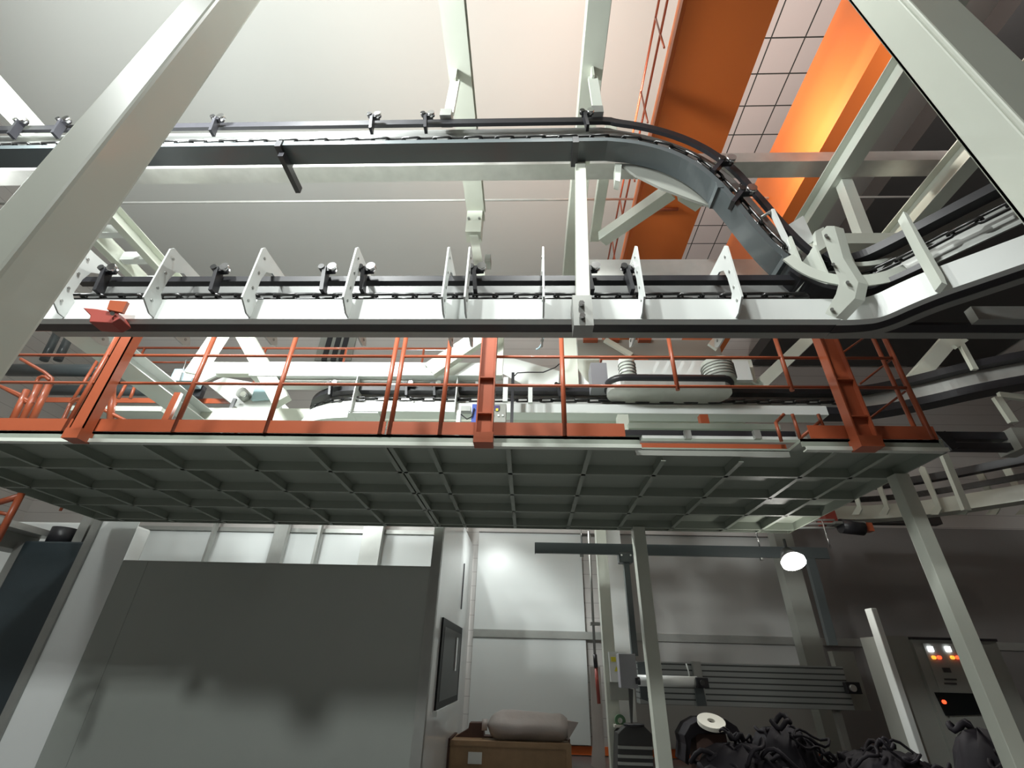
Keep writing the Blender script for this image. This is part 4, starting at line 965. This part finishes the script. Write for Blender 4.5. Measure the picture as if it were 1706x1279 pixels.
# ================================================================== LIGHT
wd = bpy.data.worlds.new('hall_ambient'); SC.world = wd; wd.use_nodes = True
wd.node_tree.nodes['Background'].inputs[0].default_value = (0.75, 0.8, 0.8, 1); wd.node_tree.nodes['Background'].inputs[1].default_value = 0.04
def light(kind, name, loc, power, col=(1, 1, 1), size=.4, target=None, angle=60, sx=None):
    l = bpy.data.lights.new(name, kind); l.energy = power; l.color = col
    if kind == 'POINT': l.shadow_soft_size = size
    if kind == 'SPOT': l.shadow_soft_size = size; l.spot_size = math.radians(angle); l.spot_blend = .5
    if kind == 'AREA': l.shape = 'RECTANGLE'; l.size = sx or size; l.size_y = size
    o = bpy.data.objects.new(name, l); COL.objects.link(o); o.location = loc
    if target is not None: o.rotation_euler = (V(target) - V(loc)).to_track_quat('-Z', 'Y').to_euler()
    return o
light('SPOT', 'high_bay_lamp', (-3.2, 1.1, 8.8), 2100, (.96, 1, .98), .25, (-3.4, 5.0, 2.2), 108)
light('SPOT', 'high_bay_lamp', (.4, .9, 8.4), 900, (.97, 1, .97), .25, (.3, 3.0, 3.2), 84)
light('SPOT', 'high_bay_lamp', (-4.5, -2.6, 8.0), 1700, (.96, 1, .98), .25, (-2.5, 3.0, 4.5), 95)
light('POINT', 'high_bay_lamp', (-8, 3.5, 7.5), 420, (.96, 1, .98), .4)
light('SPOT', 'ceiling_fill', (-4.8, 1.0, 6.8), 2900, (.96, 1, .98), .4, (-2.5, 8.5, 13.6), 150)  # unseen spot added to brighten the left ceiling
light('SPOT', 'ceiling_fill', (6.0, 1.5, 7.6), 620, (1, .93, .88), .3, (6.5, 4, 13.6), 140)  # unseen spot added to brighten the right ceiling
light('SPOT', 'side_lamp', (-.6, 1.6, 7.6), 260, (1, 1, .97), .15, (3.4, 2.0, 5.6), 70)
light('SPOT', 'girder_lamp', (3.45, 4.4, 8.85), 200, (1, .93, .8), .12, (4.6, 4.4, 9.1), 170)
light('SPOT', 'warm_bounce_fill', (1.0, 5.0, 9.0), 620, (1, .74, .62), .3, (1.0, 5.0, 13.6), 130)  # unseen warm spot added in place of orange bounce on the ceiling
light('SPOT', 'bay_spot', (-1.5, 10.8, 7.5), 2300, (.97, 1, .98), .3, (-1.6, 7.2, 4.6), 105)
light('SPOT', 'wall_fill', (-.9, 10.2, 4.5), 170, (.95, 1, .98), .3, (-.9, 12.6, 2.2), 84)  # unseen spot added to brighten the lower back wall
light('SPOT', 'wall_fill', (-5.2, 10.0, 5.4), 260, (.95, 1, .98), .4, (-5.2, 12.6, 3.6), 110)  # unseen spot added to brighten the wall above the enclosure
light('SPOT', 'lamp_beam', lamp_pos + V((0, -.12, -.16)), 25, (1, .97, .92), .08, lamp_pos + V((-.1, -.5, -.9)), 120)
for o in bpy.data.objects:
    if o.type == 'LIGHT' and o.name.startswith(('wall_fill', 'warm_bounce_fill')): o.data.specular_factor = .15
vs = SC.view_settings; vs.view_transform = 'Standard'; vs.look = 'None'; vs.exposure = 0.0; vs.gamma = 1.0; vs.use_curve_mapping = False

for o in bpy.data.objects:
    if '_w' in o: del o['_w']
